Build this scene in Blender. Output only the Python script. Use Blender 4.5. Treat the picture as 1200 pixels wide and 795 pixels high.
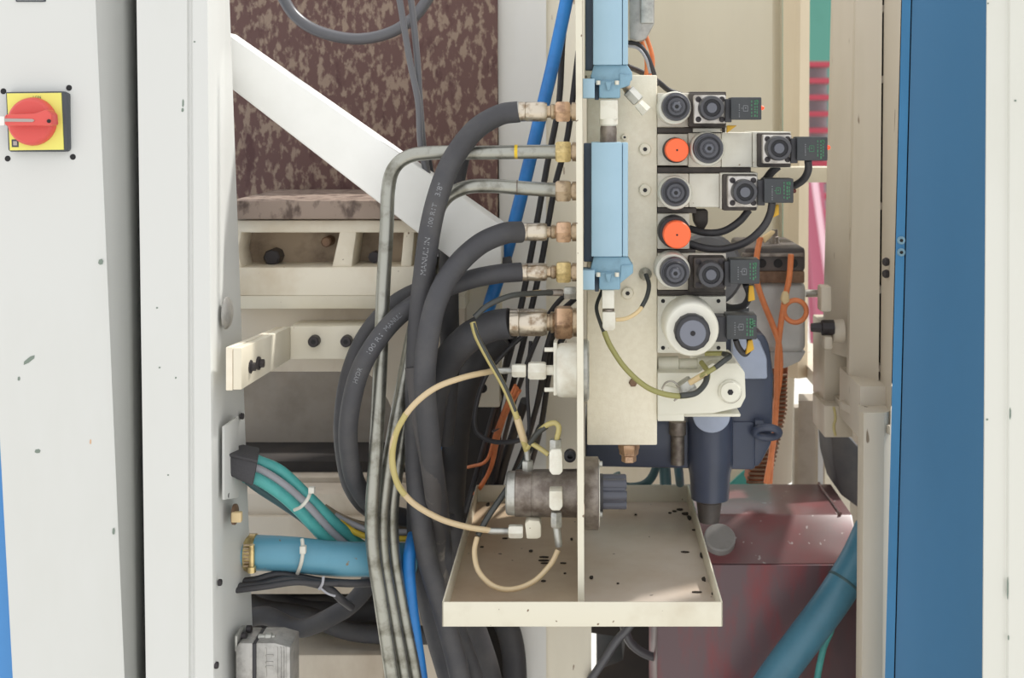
import bpy, bmesh, math, random
from mathutils import Vector, Matrix
random.seed(7)
R = math.radians
for o in list(bpy.data.objects): bpy.data.objects.remove(o)
sc = bpy.context.scene
COL = sc.collection
# ------------------------------------------------------------------ camera
ZC, F, VX, VY = 1.6, 1500.0, 683.0, 143.0
cam = bpy.data.cameras.new('camera'); cam_o = bpy.data.objects.new('camera', cam); COL.objects.link(cam_o)
cam_o.location = (0, 0, ZC); cam_o.rotation_euler = (R(90), 0, 0)
cam.sensor_fit = 'HORIZONTAL'; cam.sensor_width = 36; cam.lens = 36*F/1200
cam.shift_x = -(VX-600)/1200; cam.shift_y = -(397.5-VY)/1200
cam.dof.use_dof = True; cam.dof.focus_distance = 1.56; cam.dof.aperture_fstop = 8
cam.clip_start = .05; cam.clip_end = 100
sc.camera = cam_o
# ------------------------------------------------------------------ world, sun, exposure
w = bpy.data.worlds.new('hall_light'); sc.world = w; w.use_nodes = True
bg = w.node_tree.nodes['Background']; bg.inputs[0].default_value = (.985, .99, 1.0, 1); bg.inputs[1].default_value = 1.0
sun = bpy.data.lights.new('sun', 'SUN'); sun.energy = 3.2; sun.angle = R(3); sun.color = (1, .97, .92)
sun_o = bpy.data.objects.new('sun', sun); COL.objects.link(sun_o); sun_o.location = (2, 2, 5)
sun_o.rotation_euler = Vector((.62, .36, 1.0)).to_track_quat('Z', 'Y').to_euler()
vs = sc.view_settings
vs.view_transform = 'Standard'; vs.look = 'None'; vs.gamma = 1; vs.use_curve_mapping = False; vs.exposure = .36

# ------------------------------------------------------------------ materials
def lin(c):
    return tuple(((v/255)/12.92 if v/255 <= .04045 else ((v/255+.055)/1.055)**2.4) for v in c)+(1,)
MATS = {}
def mat(name, col, rough=.5, metal=0, col2=None, scale=12, lo=.45, hi=.65, stretch=(1,1,1), detail=6, bump=0, bscale=60,
        spots=None, spot_amt=.03, spot_scale=70, emit=0, alpha=None, trans=0, spec=.5, col3=None, coat=0):
    m = bpy.data.materials.new(name); m.use_nodes = True; nt = m.node_tree; n = nt.nodes; L = nt.links
    b = n['Principled BSDF']; b.inputs['Roughness'].default_value = rough; b.inputs['Metallic'].default_value = metal
    b.inputs['Specular IOR Level'].default_value = spec
    b.inputs['Coat Weight'].default_value = coat
    base = n.new('ShaderNodeRGB'); base.outputs[0].default_value = lin(col); out = base.outputs[0]
    tc = n.new('ShaderNodeTexCoord'); mp = n.new('ShaderNodeMapping'); mp.inputs['Scale'].default_value = stretch
    L.new(tc.outputs['Object'], mp.inputs[0])
    def mix(a, c, fac):
        x = n.new('ShaderNodeMix'); x.data_type = 'RGBA'; L.new(fac, x.inputs[0]); L.new(a, x.inputs[6]); x.inputs[7].default_value = lin(c); return x.outputs[2]
    def nz(sc_, lo_, hi_, det=detail):
        t = n.new('ShaderNodeTexNoise'); t.inputs['Scale'].default_value = sc_; t.inputs['Detail'].default_value = det; t.inputs['Roughness'].default_value = .6
        L.new(mp.outputs[0], t.inputs[0]); r = n.new('ShaderNodeMapRange'); r.inputs[1].default_value = lo_; r.inputs[2].default_value = hi_
        L.new(t.outputs[0], r.inputs[0]); return r.outputs[0]
    if col2: out = mix(out, col2, nz(scale, lo, hi))
    if col3: out = mix(out, col3, nz(scale*.37, lo+.06, hi+.06))
    if spots: out = mix(out, spots, nz(spot_scale, .72-spot_amt, .74-spot_amt, 2))
    L.new(out, b.inputs['Base Color'])
    if bump:
        t = n.new('ShaderNodeTexNoise'); t.inputs['Scale'].default_value = bscale; t.inputs['Detail'].default_value = 4
        L.new(mp.outputs[0], t.inputs[0]); bp = n.new('ShaderNodeBump'); bp.inputs['Strength'].default_value = bump; bp.inputs['Distance'].default_value = .002
        L.new(t.outputs[0], bp.inputs['Height']); L.new(bp.outputs[0], b.inputs['Normal'])
    if emit: b.inputs['Emission Color'].default_value = lin(col); b.inputs['Emission Strength'].default_value = emit
    if trans: b.inputs['Transmission Weight'].default_value = trans
    MATS[name] = m; return m
mat('white_paint', (205,206,203), .38, col2=(199,200,195), scale=3, stretch=(1,1,.35))
mat('right_paint', (207,207,199), .4, col2=(200,200,190), scale=4, stretch=(1,1,.3))
mat('tray_paint', (213,208,190), .42, col2=(200,192,172), scale=14, lo=.5, hi=.75, spots=(120,100,80), spot_amt=.01, spot_scale=90)
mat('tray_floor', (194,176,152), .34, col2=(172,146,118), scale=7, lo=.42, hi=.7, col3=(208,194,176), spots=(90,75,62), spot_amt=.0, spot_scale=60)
mat('manifold_paint', (237,230,210), .5, col2=(232,224,203), scale=120, lo=.4, hi=.6, bump=.12, bscale=380)
mat('cream', (230,222,204), .5, col2=(206,190,164), scale=9, lo=.45, hi=.75, spots=(130,108,84), spot_amt=.005, spot_scale=60)
mat('cream_dirty', (216,204,186), .6, col2=(178,160,138), scale=8, lo=.45, hi=.75, col3=(198,182,160), stretch=(1,1,.5))
mat('cream_pale', (228,221,203), .5, col2=(216,208,188), scale=5, stretch=(1,1,.3), spots=(150,130,110), spot_amt=-.01)
mat('beige_panel', (205,198,178), .5, col2=(196,188,168), scale=3, stretch=(1,1,.2))
mat('beige_edge', (214,200,174), .5, col2=(200,184,156), scale=4, stretch=(1,1,.2))
mat('gate_paint', (194,184,168), .5, col2=(182,172,154), scale=5, stretch=(1,1,.25), spots=(120,104,86), spot_amt=-.015, spot_scale=45)
mat('column_paint', (222,221,217), .5, col2=(212,210,203), scale=4, stretch=(1,1,.3))
mat('brace_paint', (238,238,235), .45, col2=(230,230,226), scale=5)
mat('rust', (102,75,70), .75, col2=(148,128,112), scale=85, lo=.5, hi=.58, col3=(88,60,58), stretch=(1,1,.5), detail=10, bump=.4)
mat('ledge_rust', (150,133,121), .6, col2=(92,76,68), scale=55, lo=.48, hi=.62, detail=9, bump=.3, stretch=(1,1,.6))
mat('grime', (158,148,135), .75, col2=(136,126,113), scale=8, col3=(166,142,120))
mat('dark_backing', (46,43,42), .8, col2=(60,54,50), scale=10)  # near-black put where openings, slots and gaps are dark
mat('steel_tube', (162,162,154), .36, .9, col2=(120,118,108), scale=50, lo=.48, hi=.7)
mat('steel', (170,166,158), .35, .9, col2=(120,112,100), scale=80)
mat('ferrule_metal', (200,190,174), .28, .85, col2=(140,120,98), scale=90, lo=.48, hi=.68)
mat('copper_nut', (206,172,142), .32, .75, col2=(150,120,98), scale=70, lo=.48, hi=.66)
mat('brass', (214,192,138), .3, .8, col2=(160,138,96), scale=70)
mat('bronze_nut', (186,166,140), .32, .75, col2=(134,116,96), scale=70, lo=.48, hi=.66)
mat('galvanized', (186,186,180), .42, .75, col2=(150,150,146), scale=60)
mat('cast_iron', (142,134,126), .42, .6, col2=(104,94,87), scale=45, lo=.42, hi=.62, bump=.4, bscale=120)
mat('aluminium_cast', (176,174,170), .45, .6, col2=(150,148,144), scale=60, bump=.3, bscale=200)
mat('rubber', (64,64,68), .62, col2=(76,75,76), scale=22, lo=.45, hi=.7, col3=(58,57,60), bump=.15, bscale=200)
mat('rubber_worn', (80,77,77), .7, col2=(128,122,114), scale=30, lo=.54, hi=.68, stretch=(1.6,1.6,.4))
mat('rubber_dark', (58,57,60), .65, col2=(70,68,68), scale=18)
mat('cable_black', (52,51,54), .5)
mat('cable_grey', (92,92,96), .3)
mat('cable_lightgrey', (158,158,164), .5)
mat('cable_teal', (78,164,160), .5, col2=(70,144,144), scale=30)
mat('cable_darkteal', (52,82,88), .5)
mat('cable_yellow', (206,176,52), .5)
mat('cable_brown', (134,120,100), .5)
mat('blue_hose', (38,122,196), .42, col2=(34,108,178), scale=20)
mat('duct_blue', (92,148,170), .38, col2=(82,136,156), scale=10, spots=(120,112,96), spot_amt=.01, spot_scale=60)
mat('duct_teal', (66,116,138), .38, col2=(58,104,124), scale=10)
mat('orange_cable', (222,132,82), .5, col2=(204,118,72), scale=40)
mat('orange_coil', (158,84,44), .6, col2=(120,66,40), scale=40)
mat('tube_clear', (212,190,152), .3, trans=.15)
mat('tube_yellow', (186,172,112), .3, trans=.1)
mat('tube_green', (150,146,88), .3, trans=.1)
mat('tube_dark', (58,60,58), .4)
mat('gauge_blue', (156,187,206), .42, col2=(148,180,198), scale=6)
mat('gauge_base', (126,162,182), .45, col2=(108,140,158), scale=40)
mat('gauge_back', (66,80,98), .45)
mat('panel_blue', (64,114,154), .36, col2=(60,108,146), scale=3, stretch=(1,1,.3))
mat('panel_blue_strip', (58,124,172), .36, col2=(52,112,156), scale=8, stretch=(1,1,.3))
mat('left_blue', (72,140,204), .45)
mat('knob_grey', (76,77,83), .36, col2=(66,66,72), scale=30)
mat('knob_face', (112,115,126), .42)
mat('black_plastic', (50,50,54), .45, col2=(56,56,60), scale=40)
mat('plug_black', (54,57,60), .5, col2=(60,62,64), scale=60)
mat('coil_cap', (66,66,70), .4)
mat('coil_button', (92,94,102), .4)
mat('dark_ring', (34,34,38), .5)
mat('coil_metal', (206,202,196), .38, .45, col2=(140,132,124), scale=50, lo=.5, hi=.72)
mat('valve_body', (212,206,192), .45, .1, col2=(176,164,146), scale=26, lo=.5, hi=.75, spots=(120,104,86), spot_amt=0, spot_scale=80)
mat('valve_plain', (220,218,206), .45, .05, col2=(208,204,190), scale=20, spots=(160,144,120), spot_amt=0, spot_scale=90)
mat('valve_dark', (78,72,68), .55, .3, col2=(56,52,50), scale=30)
mat('orange_plastic', (246,106,58), .45)
mat('pale_green_paint', (226,224,210), .42, col2=(217,213,196), scale=8)
mat('white_ring', (230,228,216), .42, col2=(222,219,204), scale=10)
mat('fitting_white', (222,220,208), .4, col2=(206,200,184), scale=40)
mat('navy_paint', (66,73,92), .34, col2=(60,67,84), scale=10)
mat('pump_light', (172,182,204), .34, col2=(160,170,192), scale=12)
mat('motor_grey', (196,196,194), .42, .1, col2=(178,178,176), scale=12, spots=(200,170,130), spot_amt=.0, spot_scale=50)
mat('terminal_dark', (70,64,62), .5, col2=(86,78,74), scale=20)
mat('red_base', (102,80,84), .38, col2=(132,60,64), scale=16, lo=.46, hi=.68, col3=(84,74,80), stretch=(1.4,1.4,.4), detail=9)
mat('red_top', (106,80,80), .3, col2=(118,70,72), scale=9, col3=(98,80,80), spots=(150,140,138), spot_amt=.04, spot_scale=60)
mat('disc_grey', (136,134,132), .5, col2=(122,120,118), scale=20)
mat('concrete', (206,204,198), .8, col2=(190,188,182), scale=2)
mat('teal_wall', (84,142,128), .7, col2=(78,134,120), scale=2)
mat('stair_red', (168,60,76), .6)
mat('stair_pink', (172,96,116), .6)
mat('stair_grey', (150,148,152), .6)
mat('yellow_plate', (226,221,112), .5)
mat('red_plastic', (212,84,78), .42)
mat('switch_black', (66,70,76), .5)
mat('white_mark', (236,236,232), .5)
mat('silver_mark', (168,160,154), .35, .6)
mat('hole_black', (26,26,28), .7)
mat('screw_dark', (58,54,56), .45, .4)
mat('led_red', (255,84,48), .3, emit=.6)
mat('led_dark', (92,32,28), .3)
mat('print_green', (62,118,84), .5)
mat('print_grey', (124,126,130), .5)
mat('tie_white', (206,204,194), .4)
mat('foam_black', (66,65,68), .85, bump=.4, bscale=300)
mat('chip', (120,132,122), .6)
mat('debris', (52,44,38), .9)
mat('rusty_ring', (128,102,82), .6, .4, col2=(96,72,56), scale=40)
mat('mark_yellow', (226,190,40), .5)
mat('yellow_tag', (206,160,40), .5)
mat('tan_tape', (214,190,146), .6)
mat('regulator_knob', (74,76,86), .34)
mat('pocket_dirt', (170,152,130), .7, col2=(120,104,88), scale=22, lo=.4, hi=.7)
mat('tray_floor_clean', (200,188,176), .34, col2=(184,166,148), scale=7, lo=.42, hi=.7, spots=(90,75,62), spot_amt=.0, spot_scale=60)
mat('stair_rail', (226,186,198), .5)
mat('hex_dark', (44,42,44), .4, .5)

# ------------------------------------------------------------------ geometry helpers
def P(px, py, Y): return Vector(((px-VX)/F*Y, Y, ZC-(py-VY)/F*Y))
def k(Y): return Y/F                         # metres per photo pixel at depth Y
class G:
    def __init__(s): s.bm = bmesh.new()
    def _merge(s, t):
        me = bpy.data.meshes.new('t'); t.to_mesh(me); t.free(); s.bm.from_mesh(me); bpy.data.meshes.remove(me)
    def hexa(s, pts, bev=0, seg=2):
        """8 points: front 4 (ccw seen from the camera) then back 4"""
        t = bmesh.new(); v = [t.verts.new(p) for p in pts]
        for f in ((0,1,2,3),(7,6,5,4),(0,4,5,1),(1,5,6,2),(2,6,7,3),(3,7,4,0)): t.faces.new([v[i] for i in f])
        bmesh.ops.recalc_face_normals(t, faces=t.faces)
        if bev: bmesh.ops.bevel(t, geom=t.edges[:], offset=bev, segments=seg, affect='EDGES', profile=.5)
        s._merge(t); return s
    def box(s, x0, x1, y0, y1, z0, z1, bev=0, seg=2):
        return s.hexa([(x0,y0,z0),(x1,y0,z0),(x1,y0,z1),(x0,y0,z1),(x0,y1,z0),(x1,y1,z0),(x1,y1,z1),(x0,y1,z1)], bev, seg)
    def rect(s, px0, py0, px1, py1, Y, d, bev=0, seg=2):
        a, b = P(px0, py1, Y), P(px1, py0, Y)
        return s.box(a.x, b.x, Y, Y+d, a.z, b.z, bev, seg)
    def prism(s, pts, ext, bev=0, seg=2):
        """polygon of world points extruded along vector ext"""
        t = bmesh.new(); e = Vector(ext); a = [t.verts.new(p) for p in pts]; b = [t.verts.new(Vector(p)+e) for p in pts]
        t.faces.new(a); t.faces.new(b[::-1]); n = len(a)
        for i in range(n): t.faces.new((a[i], b[i], b[(i+1) % n], a[(i+1) % n]))
        bmesh.ops.recalc_face_normals(t, faces=t.faces)
        if bev: bmesh.ops.bevel(t, geom=t.edges[:], offset=bev, segments=seg, affect='EDGES', profile=.5)
        s._merge(t); return s
    def poly(s, pix, Y, d, bev=0, seg=2): return s.prism([P(x, y, Y) for x, y in pix], (0, d, 0), bev, seg)
    def lathe(s, o, axis, prof, n=28, phase=0):
        """prof: list of (t along axis, radius)"""
        o = Vector(o); d = Vector(axis).normalized(); u = d.orthogonal().normalized()
        if abs(d.y) > .9: u = Vector((1,0,0))
        elif abs(d.x) > .9: u = Vector((0,0,1))
        elif abs(d.z) > .9: u = Vector((1,0,0))
        u = (u-d*u.dot(d)).normalized(); v = d.cross(u); rings = []
        t = bmesh.new()
        for q, r in prof:
            if r <= 1e-6: rings.append([t.verts.new(o+d*q)])
            else: rings.append([t.verts.new(o+d*q+(u*math.cos(a)+v*math.sin(a))*r) for a in (phase+2*math.pi*i/n for i in range(n))])
        for a, b in zip(rings, rings[1:]):
            if len(a) == 1 and len(b) == 1: continue
            for i in range(n):
                j = (i+1) % n
                if len(a) == 1: t.faces.new((a[0], b[i], b[j]))
                elif len(b) == 1: t.faces.new((a[i], b[0], a[j]))
                else: t.faces.new((a[i], b[i], b[j], a[j]))
        if len(rings[0]) > 1: t.faces.new(rings[0][::-1])
        if len(rings[-1]) > 1: t.faces.new(rings[-1])
        bmesh.ops.recalc_face_normals(t, faces=t.faces)
        s._merge(t); return s
    def tube(s, pts, r, n=14, sub=8, rend=None, closed=False):
        c = spline(pts, sub) if sub > 1 else [Vector(p) for p in pts]
        N = len(c); t = bmesh.new(); rings = []
        tan = [(c[min(i+1, N-1)]-c[max(i-1, 0)]).normalized() for i in range(N)]
        u = tan[0].orthogonal().normalized()
        for i in range(N):
            u = (u-tan[i]*u.dot(tan[i])).normalized(); v = tan[i].cross(u)
            rr = r if rend is None else r+(rend-r)*i/(N-1)
            rings.append([t.verts.new(c[i]+(u*math.cos(a)+v*math.sin(a))*rr) for a in (2*math.pi*q/n for q in range(n))])
        for a, b in zip(rings, rings[1:]):
            for i in range(n): t.faces.new((a[i], a[(i+1) % n], b[(i+1) % n], b[i]))
        t.faces.new(rings[0][::-1]); t.faces.new(rings[-1])
        bmesh.ops.recalc_face_normals(t, faces=t.faces)
        s._merge(t); return s
    def torus(s, o, axis, Rm, r, n=32, m=10, sx=1, sy=1):
        o = Vector(o); d = Vector(axis).normalized(); u = Vector((0,0,1)) if abs(d.z) < .9 else Vector((1,0,0))
        u = (u-d*u.dot(d)).normalized(); v = d.cross(u); t = bmesh.new(); rings = []
        for i in range(n):
            a = 2*math.pi*i/n; e = u*math.cos(a)*sx+v*math.sin(a)*sy; c = o+e*Rm; en = e.normalized()
            rings.append([t.verts.new(c+(en*math.cos(b)+d*math.sin(b))*r) for b in (2*math.pi*j/m for j in range(m))])
        for i in range(n):
            a, b = rings[i], rings[(i+1) % n]
            for j in range(m): t.faces.new((a[j], b[j], b[(j+1) % m], a[(j+1) % m]))
        bmesh.ops.recalc_face_normals(t, faces=t.faces); s._merge(t); return s
def spline(pts, sub=8):
    p = [Vector(q) for q in pts]
    if len(p) == 2: return [p[0].lerp(p[1], i/sub) for i in range(sub+1)]
    p = [p[0]*2-p[1]]+p+[p[-1]*2-p[-2]]; out = []
    for i in range(1, len(p)-2):
        a, b, c, d = p[i-1:i+3]
        for j in range(sub):
            t = j/sub
            out.append(.5*((2*b)+(c-a)*t+(2*a-5*b+4*c-d)*t*t+(3*b-a-3*c+d)*t**3))
    out.append(p[-2]); return out
def px_path(pts): return [P(*q) for q in pts]
def finish(me):
    for p in me.polygons: p.use_smooth = True
    me.set_sharp_from_angle(angle=R(38))
def obj(name, g, m, parent=None, label=None):
    """part: mesh under a thing (vertices in the thing's frame)"""
    me = bpy.data.meshes.new(name); bm = g.bm
    root = parent
    off = Vector((0,0,0))
    while root is not None:
        off += root.location; root = root.parent
    if parent is None:
        xs = [v.co for v in bm.verts]
        off = Vector(((min(v.x for v in xs)+max(v.x for v in xs))/2, (min(v.y for v in xs)+max(v.y for v in xs))/2, min(v.z for v in xs)))
    bmesh.ops.translate(bm, verts=bm.verts, vec=-off)
    bm.to_mesh(me); bm.free(); finish(me)
    o = bpy.data.objects.new(name, me); COL.objects.link(o)
    if parent is None: o.location = off
    else: o.parent = parent
    me.materials.append(MATS[m])
    if label: o['label'] = label
    return o
def tag(o, label, cat, group=None):
    o['label'] = label; o['category'] = cat
    if group: o['group'] = group
    return o
def thing(name, loc, label, cat, group=None):
    o = bpy.data.objects.new(name, None); COL.objects.link(o); o.location = Vector(loc); o.empty_display_size = .02
    return tag(o, label, cat, group)
def struct(o): o['kind'] = 'structure'; return o
def solo(name, g, m, label, cat, group=None): return tag(obj(name, g, m), label, cat, group)
def leanprism(plan, ztop, zbot):
    """plan: closed polygon of (px at photo row 0, px at photo row 795, Y); straight sheet between two heights"""
    g = G(); t = bmesh.new(); rings = []
    for z in (zbot, ztop):
        ring = []
        for a, b, Y in plan:
            y = VY+(ZC-z)/Y*F; px = a+(b-a)*y/795.0
            ring.append(t.verts.new(((px-VX)/F*Y, Y, z)))
        rings.append(ring)
    n = len(plan)
    for i in range(n): t.faces.new((rings[0][i], rings[0][(i+1) % n], rings[1][(i+1) % n], rings[1][i]))
    t.faces.new(rings[0][::-1]); t.faces.new(rings[1]); bmesh.ops.recalc_face_normals(t, faces=t.faces); g._merge(t); return g
def text_points(s, size):
    cu = bpy.data.curves.new('t', 'FONT'); cu.body = s; cu.size = size; cu.resolution_u = 2
    o = bpy.data.objects.new('t', cu); COL.objects.link(o); bpy.context.view_layer.update()
    me = o.evaluated_get(bpy.context.evaluated_depsgraph_get()).to_mesh()
    v = [tuple(q.co) for q in me.vertices]; f = [tuple(p.vertices) for p in me.polygons]
    bpy.data.objects.remove(o); bpy.data.curves.remove(cu); return v, f
def hose_text(s, path, rad, start, size, rev=False):
    """lettering wrapped onto the camera-facing side of a hose"""
    c = spline(path, 16)
    if rev: c = c[::-1]
    acc = [0]
    for a, b in zip(c, c[1:]): acc.append(acc[-1]+(b-a).length)
    v, f = text_points(s, size); g = G(); vs_ = []
    for x, y, _ in v:
        q = start+x; i = max(j for j in range(len(acc)) if acc[j] <= q) if q > 0 else 0
        i = min(i, len(c)-2); t = (q-acc[i])/max(1e-6, acc[i+1]-acc[i]); pos = c[i].lerp(c[i+1], t); tn = (c[i+1]-c[i]).normalized()
        fr = Vector((0,-1,0)); fr = (fr-tn*fr.dot(tn)).normalized(); up = fr.cross(tn)*-1
        if up.dot(tn.cross(fr)) < 0: up = -up
        a = (y-size*.35)/rad
        vs_.append(g.bm.verts.new(pos+(fr*math.cos(a)-up*math.sin(a))*rad*1.012))
    for q in f:
        try: g.bm.faces.new([vs_[i] for i in q])
        except ValueError: pass
    return g
def flat_text(s, o, size, ux, uy):
    v, f = text_points(s, size); g = G(); o = Vector(o); ux = Vector(ux); uy = Vector(uy)
    q = [g.bm.verts.new(o+ux*x+uy*y) for x, y, _ in v]
    for p in f:
        try: g.bm.faces.new([q[i] for i in p])
        except ValueError: pass
    return g
XA, YA, ZA = Vector((1,0,0)), Vector((0,1,0)), Vector((0,0,1))

# ================================================================== THE SETTING
struct(obj('floor', G().box(-5, 6, -2, 12.5, -.1, 0), 'concrete'))
struct(obj('wall_back', G().box(-5, 6, 12, 12.2, 0, 4.2), 'teal_wall'))
ZT = ZC+.30

# left machine guard: flat sheet folded back along its right side
guard = thing('machine_guard', P(60, 1500, 1.52), 'wide off-white folded sheet metal guard with paint chips at far left', 'machine guard')
obj('panel', leanprism([(-28,15,1.5),(105,140,1.5),(112,146,1.503),(142,156,1.522),(150,161,1.546),(166,180,1.62),(166,180,1.64),(150,160,1.57),(-28,15,1.53)], ZT, .12), 'white_paint', guard)
for (x, y, wd, h, a, mt) in [(34,422,17,5,-35,'chip'),(118,307,6,7,0,'chip'),(44,529,7,5,0,'chip'),(133,623,3,8,0,'chip'),(22,444,3,5,0,'chip'),(106,518,2,6,0,'copper_nut')]:
    c = P(x, y, 1.4996); u = Vector((math.cos(R(-a)),0,math.sin(R(-a))))*k(1.5); v = Vector((-u.z,0,u.x))
    pts = [c+u*(wd/2*cx)+v*(h/2*cy) for cx, cy in ((-1,-.5),(-.3,-1),(.7,-.8),(1,.3),(.4,1),(-.7,.7))]
    obj('paint_chip', G().prism(pts, (0,.0006,0)), mt, guard)
for (x, y) in [(3.5,107),(80.5,103),(8.5,186),(85,184)]:
    obj('plug', G().lathe(P(x,y,1.499), YA, [(0,0),(0,3.0*k(1.5)),(.001,3.5*k(1.5)),(.004,3.5*k(1.5))], 18), 'hole_black', guard)
lab = obj('name_plate', G().rect(18, -22, 53, 2, 1.498, .003, .001), 'switch_black', guard)
obj('plate_face', G().rect(20, -20, 51, 0, 1.4975, .001), 'white_mark', lab)
# blue panel behind the guard's left edge
solo('blue_cabinet', leanprism([(-90,-90,1.56),(30,30,1.56),(30,30,1.6),(-90,-90,1.6)], ZT-.1, .12), 'left_blue', 'blue cabinet glimpsed behind the off-white guard at lower left', 'cabinet')

# rotary main switch
sw = thing('rotary_switch', P(39, 180, 1.5), 'red rotary main switch on a yellow square plate on the guard', 'switch')
def quad(pts, Y, d, bev=0): return G().prism([P(x, y, Y) for x, y in pts], (0, d, 0), bev)
obj('backplate', quad([(6.5,108),(72,107),(78,110),(79,175),(76,178),(12,178),(9.5,176)], 1.488, .012, .001), 'switch_black', sw)
obj('yellow_plate', quad([(8,109.5),(71.5,108.8),(74.5,175.5),(11.5,176.3)], 1.4865, .002), 'yellow_plate', sw)
hc = P(38.5, 142.5, 1.47)
kn = obj('handle', G().lathe(P(38.5,142.5,1.486), -YA, [(0,0),(0,28.5*k(1.48)),(.004,28*k(1.48)),(.008,26.5*k(1.48)),(.010,24*k(1.48)),(.0102,0)], 40), 'red_plastic', sw)
obj('grip', quad([(4.5,135.5),(7,134),(40,133),(54,128),(60,134),(61,147),(56,148),(38,147.5),(8,147.8),(4.5,146.5)], 1.458, .020, .0025), 'red_plastic', sw)
obj('pointer_slot', quad([(5,138.8),(38,139.5),(40.5,141.2),(38,143),(5,142.6)], 1.4572, .001), 'silver_mark', sw)
obj('lock_hole', G().lathe(P(57,142,1.4572), YA, [(0,0),(0,.0022),(.002,.0022)], 14), 'hole_black', sw)
obj('pointer_mark', quad([(-1,136.5),(5,136.5),(5,147),(-1,147)], 1.4862, .001), 'white_mark', sw)
lg = obj('plate_mark', quad([(13.5,163.5),(21.5,163.5),(21.8,172.5),(13.8,172.5)], 1.4862, .0006), 'switch_black', sw)
obj('plate_mark', quad([(15.3,165.5),(19.8,165.5),(20,170.5),(15.5,170.5)], 1.4857, .0006), 'silver_mark', sw)
obj('print', flat_text('I ON', P(38.5,115.4,1.4862), .0045, (1,0,0), (0,0,1)), 'switch_black', sw)

# left post: folded sheet with a deep right-hand side face
PX = -.434
post = thing('machine_post', P(210, 1500, 1.55), 'tall off-white sheet metal post beside the guard with fittings on its side', 'post')
obj('sheet', leanprism([(160,171,1.5),(219,221,1.5),(221,223.5,1.5035),(224,226.5,1.5035),(226,229,1.5),(243,250,1.5),(245.5,252.5,1.503),(269,298,1.612),(269,298,1.63),(160,171,1.63)], ZT, .12), 'white_paint', post)
def S(px, py):                                   # a point on the post's side face
    a = 245.5+(252.5-245.5)*py/795; b = 269+(298-269)*py/795; xa = (a-VX)/F*1.503; xb = (b-VX)/F*1.612
    # intersect pixel ray with the chord a-b in plan
    s_ = (px-VX)/F; m_ = (xb-xa)/(1.612-1.503); Y = (xa-m_*1.503)/(s_-m_)
    return P(px, py, Y)
def Sn(): return XA
for (x, y, wd, h) in [(214.5,121,2.2,10),(214,129,3,5),(228,49,2.2,2.2),(184,361,2.4,2.4),(187,431,2.4,2.2),(206,443,2,2.6),(197,557,2.2,2)]:
    a_ = P(x, y, 1.4998); q = k(1.5)
    obj('paint_chip', G().prism([a_+Vector((cx*wd/2*q,0,cz*h/2*q)) for cx, cz in ((-1,-.6),(-.2,-1),(.9,-.5),(1,.5),(.1,1),(-.9,.6))], (0,.0006,0)), 'chip', post)
c = S(265.5,367)
obj('dome_bolt', G().lathe(c-XA*.001, XA, [(0,.0195),(.002,.0195),(.005,.016),(.007,.009),(.0075,0)], 28), 'aluminium_cast', post)
a, b, c2, d2 = S(260,500), S(277,488), S(277,583), S(260,586)
obj('cover_plate', G().prism([a,b,c2,d2], (.003,0,0), .0006), 'white_paint', post)
for (x, y) in [(283,488),(265.5,581),(257,683),(253,780)]:
    obj('screw', G().lathe(S(x,y)-XA*.001, XA, [(0,.004),(.003,.004),(.004,.003),(.004,0)], 12), 'screw_dark', post)
c = S(274.5,603)
lk = obj('key_lock', G().lathe(c-XA*.001, XA, [(0,.0125),(.003,.0125),(.004,.011),(.004,0)], 20), 'rusty_ring', post)
obj('lock_tongue', G().box(c.x, c.x+.012, c.y-.014, c.y-.006, c.z-.006, c.z+.006, .001), 'tan_tape', lk)

# right white post
rp = thing('cover_post', P(1180, 1600, 1.5), 'cream-white sheet metal post at the right edge of the scene', 'post')
obj('sheet', leanprism([(1156,1151,1.452),(1157,1152,1.45),(1175,1173,1.45),(1178,1176,1.4525),(1181,1179,1.4525),(1184,1182,1.45),(1450,1450,1.45),(1450,1450,1.62),(1156,1151,1.62)], ZT, .12), 'right_paint', rp)

for (x, y, wd, h) in [(1184,485,2,14),(1181,690,1.6,26),(1157,492,2.4,2.4),(1190,118,2.4,2.4),(1158,4,2.2,2),(1182,748,1.6,6)]:
    a_ = P(x, y, 1.4492); q = k(1.45)
    obj('paint_chip', G().prism([a_+Vector((cx*wd/2*q,0,cz*h/2*q)) for cx, cz in ((-1,-.6),(-.2,-1),(.9,-.5),(1,.5),(.1,1),(-.9,.6))], (0,.001,0)), 'chip', rp)
# blue panel on the right
bp = thing('blue_door', P(1100, 1400, 1.7), 'tall blue sheet metal door panel beside the cream post on the right', 'door panel')
obj('panel', leanprism([(1069,1049,1.70),(1200,1196,1.70),(1200,1196,1.73),(1069,1049,1.73)], ZT, .1), 'panel_blue', bp)
obj('hinge_strip', leanprism([(1057,1037,1.697),(1067.5,1047.5,1.697),(1067.5,1047.5,1.73),(1057,1037,1.73)], ZT, .1), 'panel_blue_strip', bp)
obj('seam_back', leanprism([(1062,1042,1.712),(1075,1055,1.712),(1075,1055,1.725),(1062,1042,1.725)], ZT-.01, .11), 'hole_black', bp)
for (x, y) in [(1056.5,282),(1056.5,296)]:
    s_ = obj('screw', G().lathe(P(x,y,1.694), YA, [(0,0),(0,4*k(1.7)),(.001,4.8*k(1.7)),(.004,4.8*k(1.7))], 16), 'gauge_base', bp)
    obj('socket', G().lathe(P(x,y,1.6935), YA, [(0,0),(0,2.2*k(1.7)),(.0008,2.2*k(1.7))], 6), 'hole_black', s_)

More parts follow.
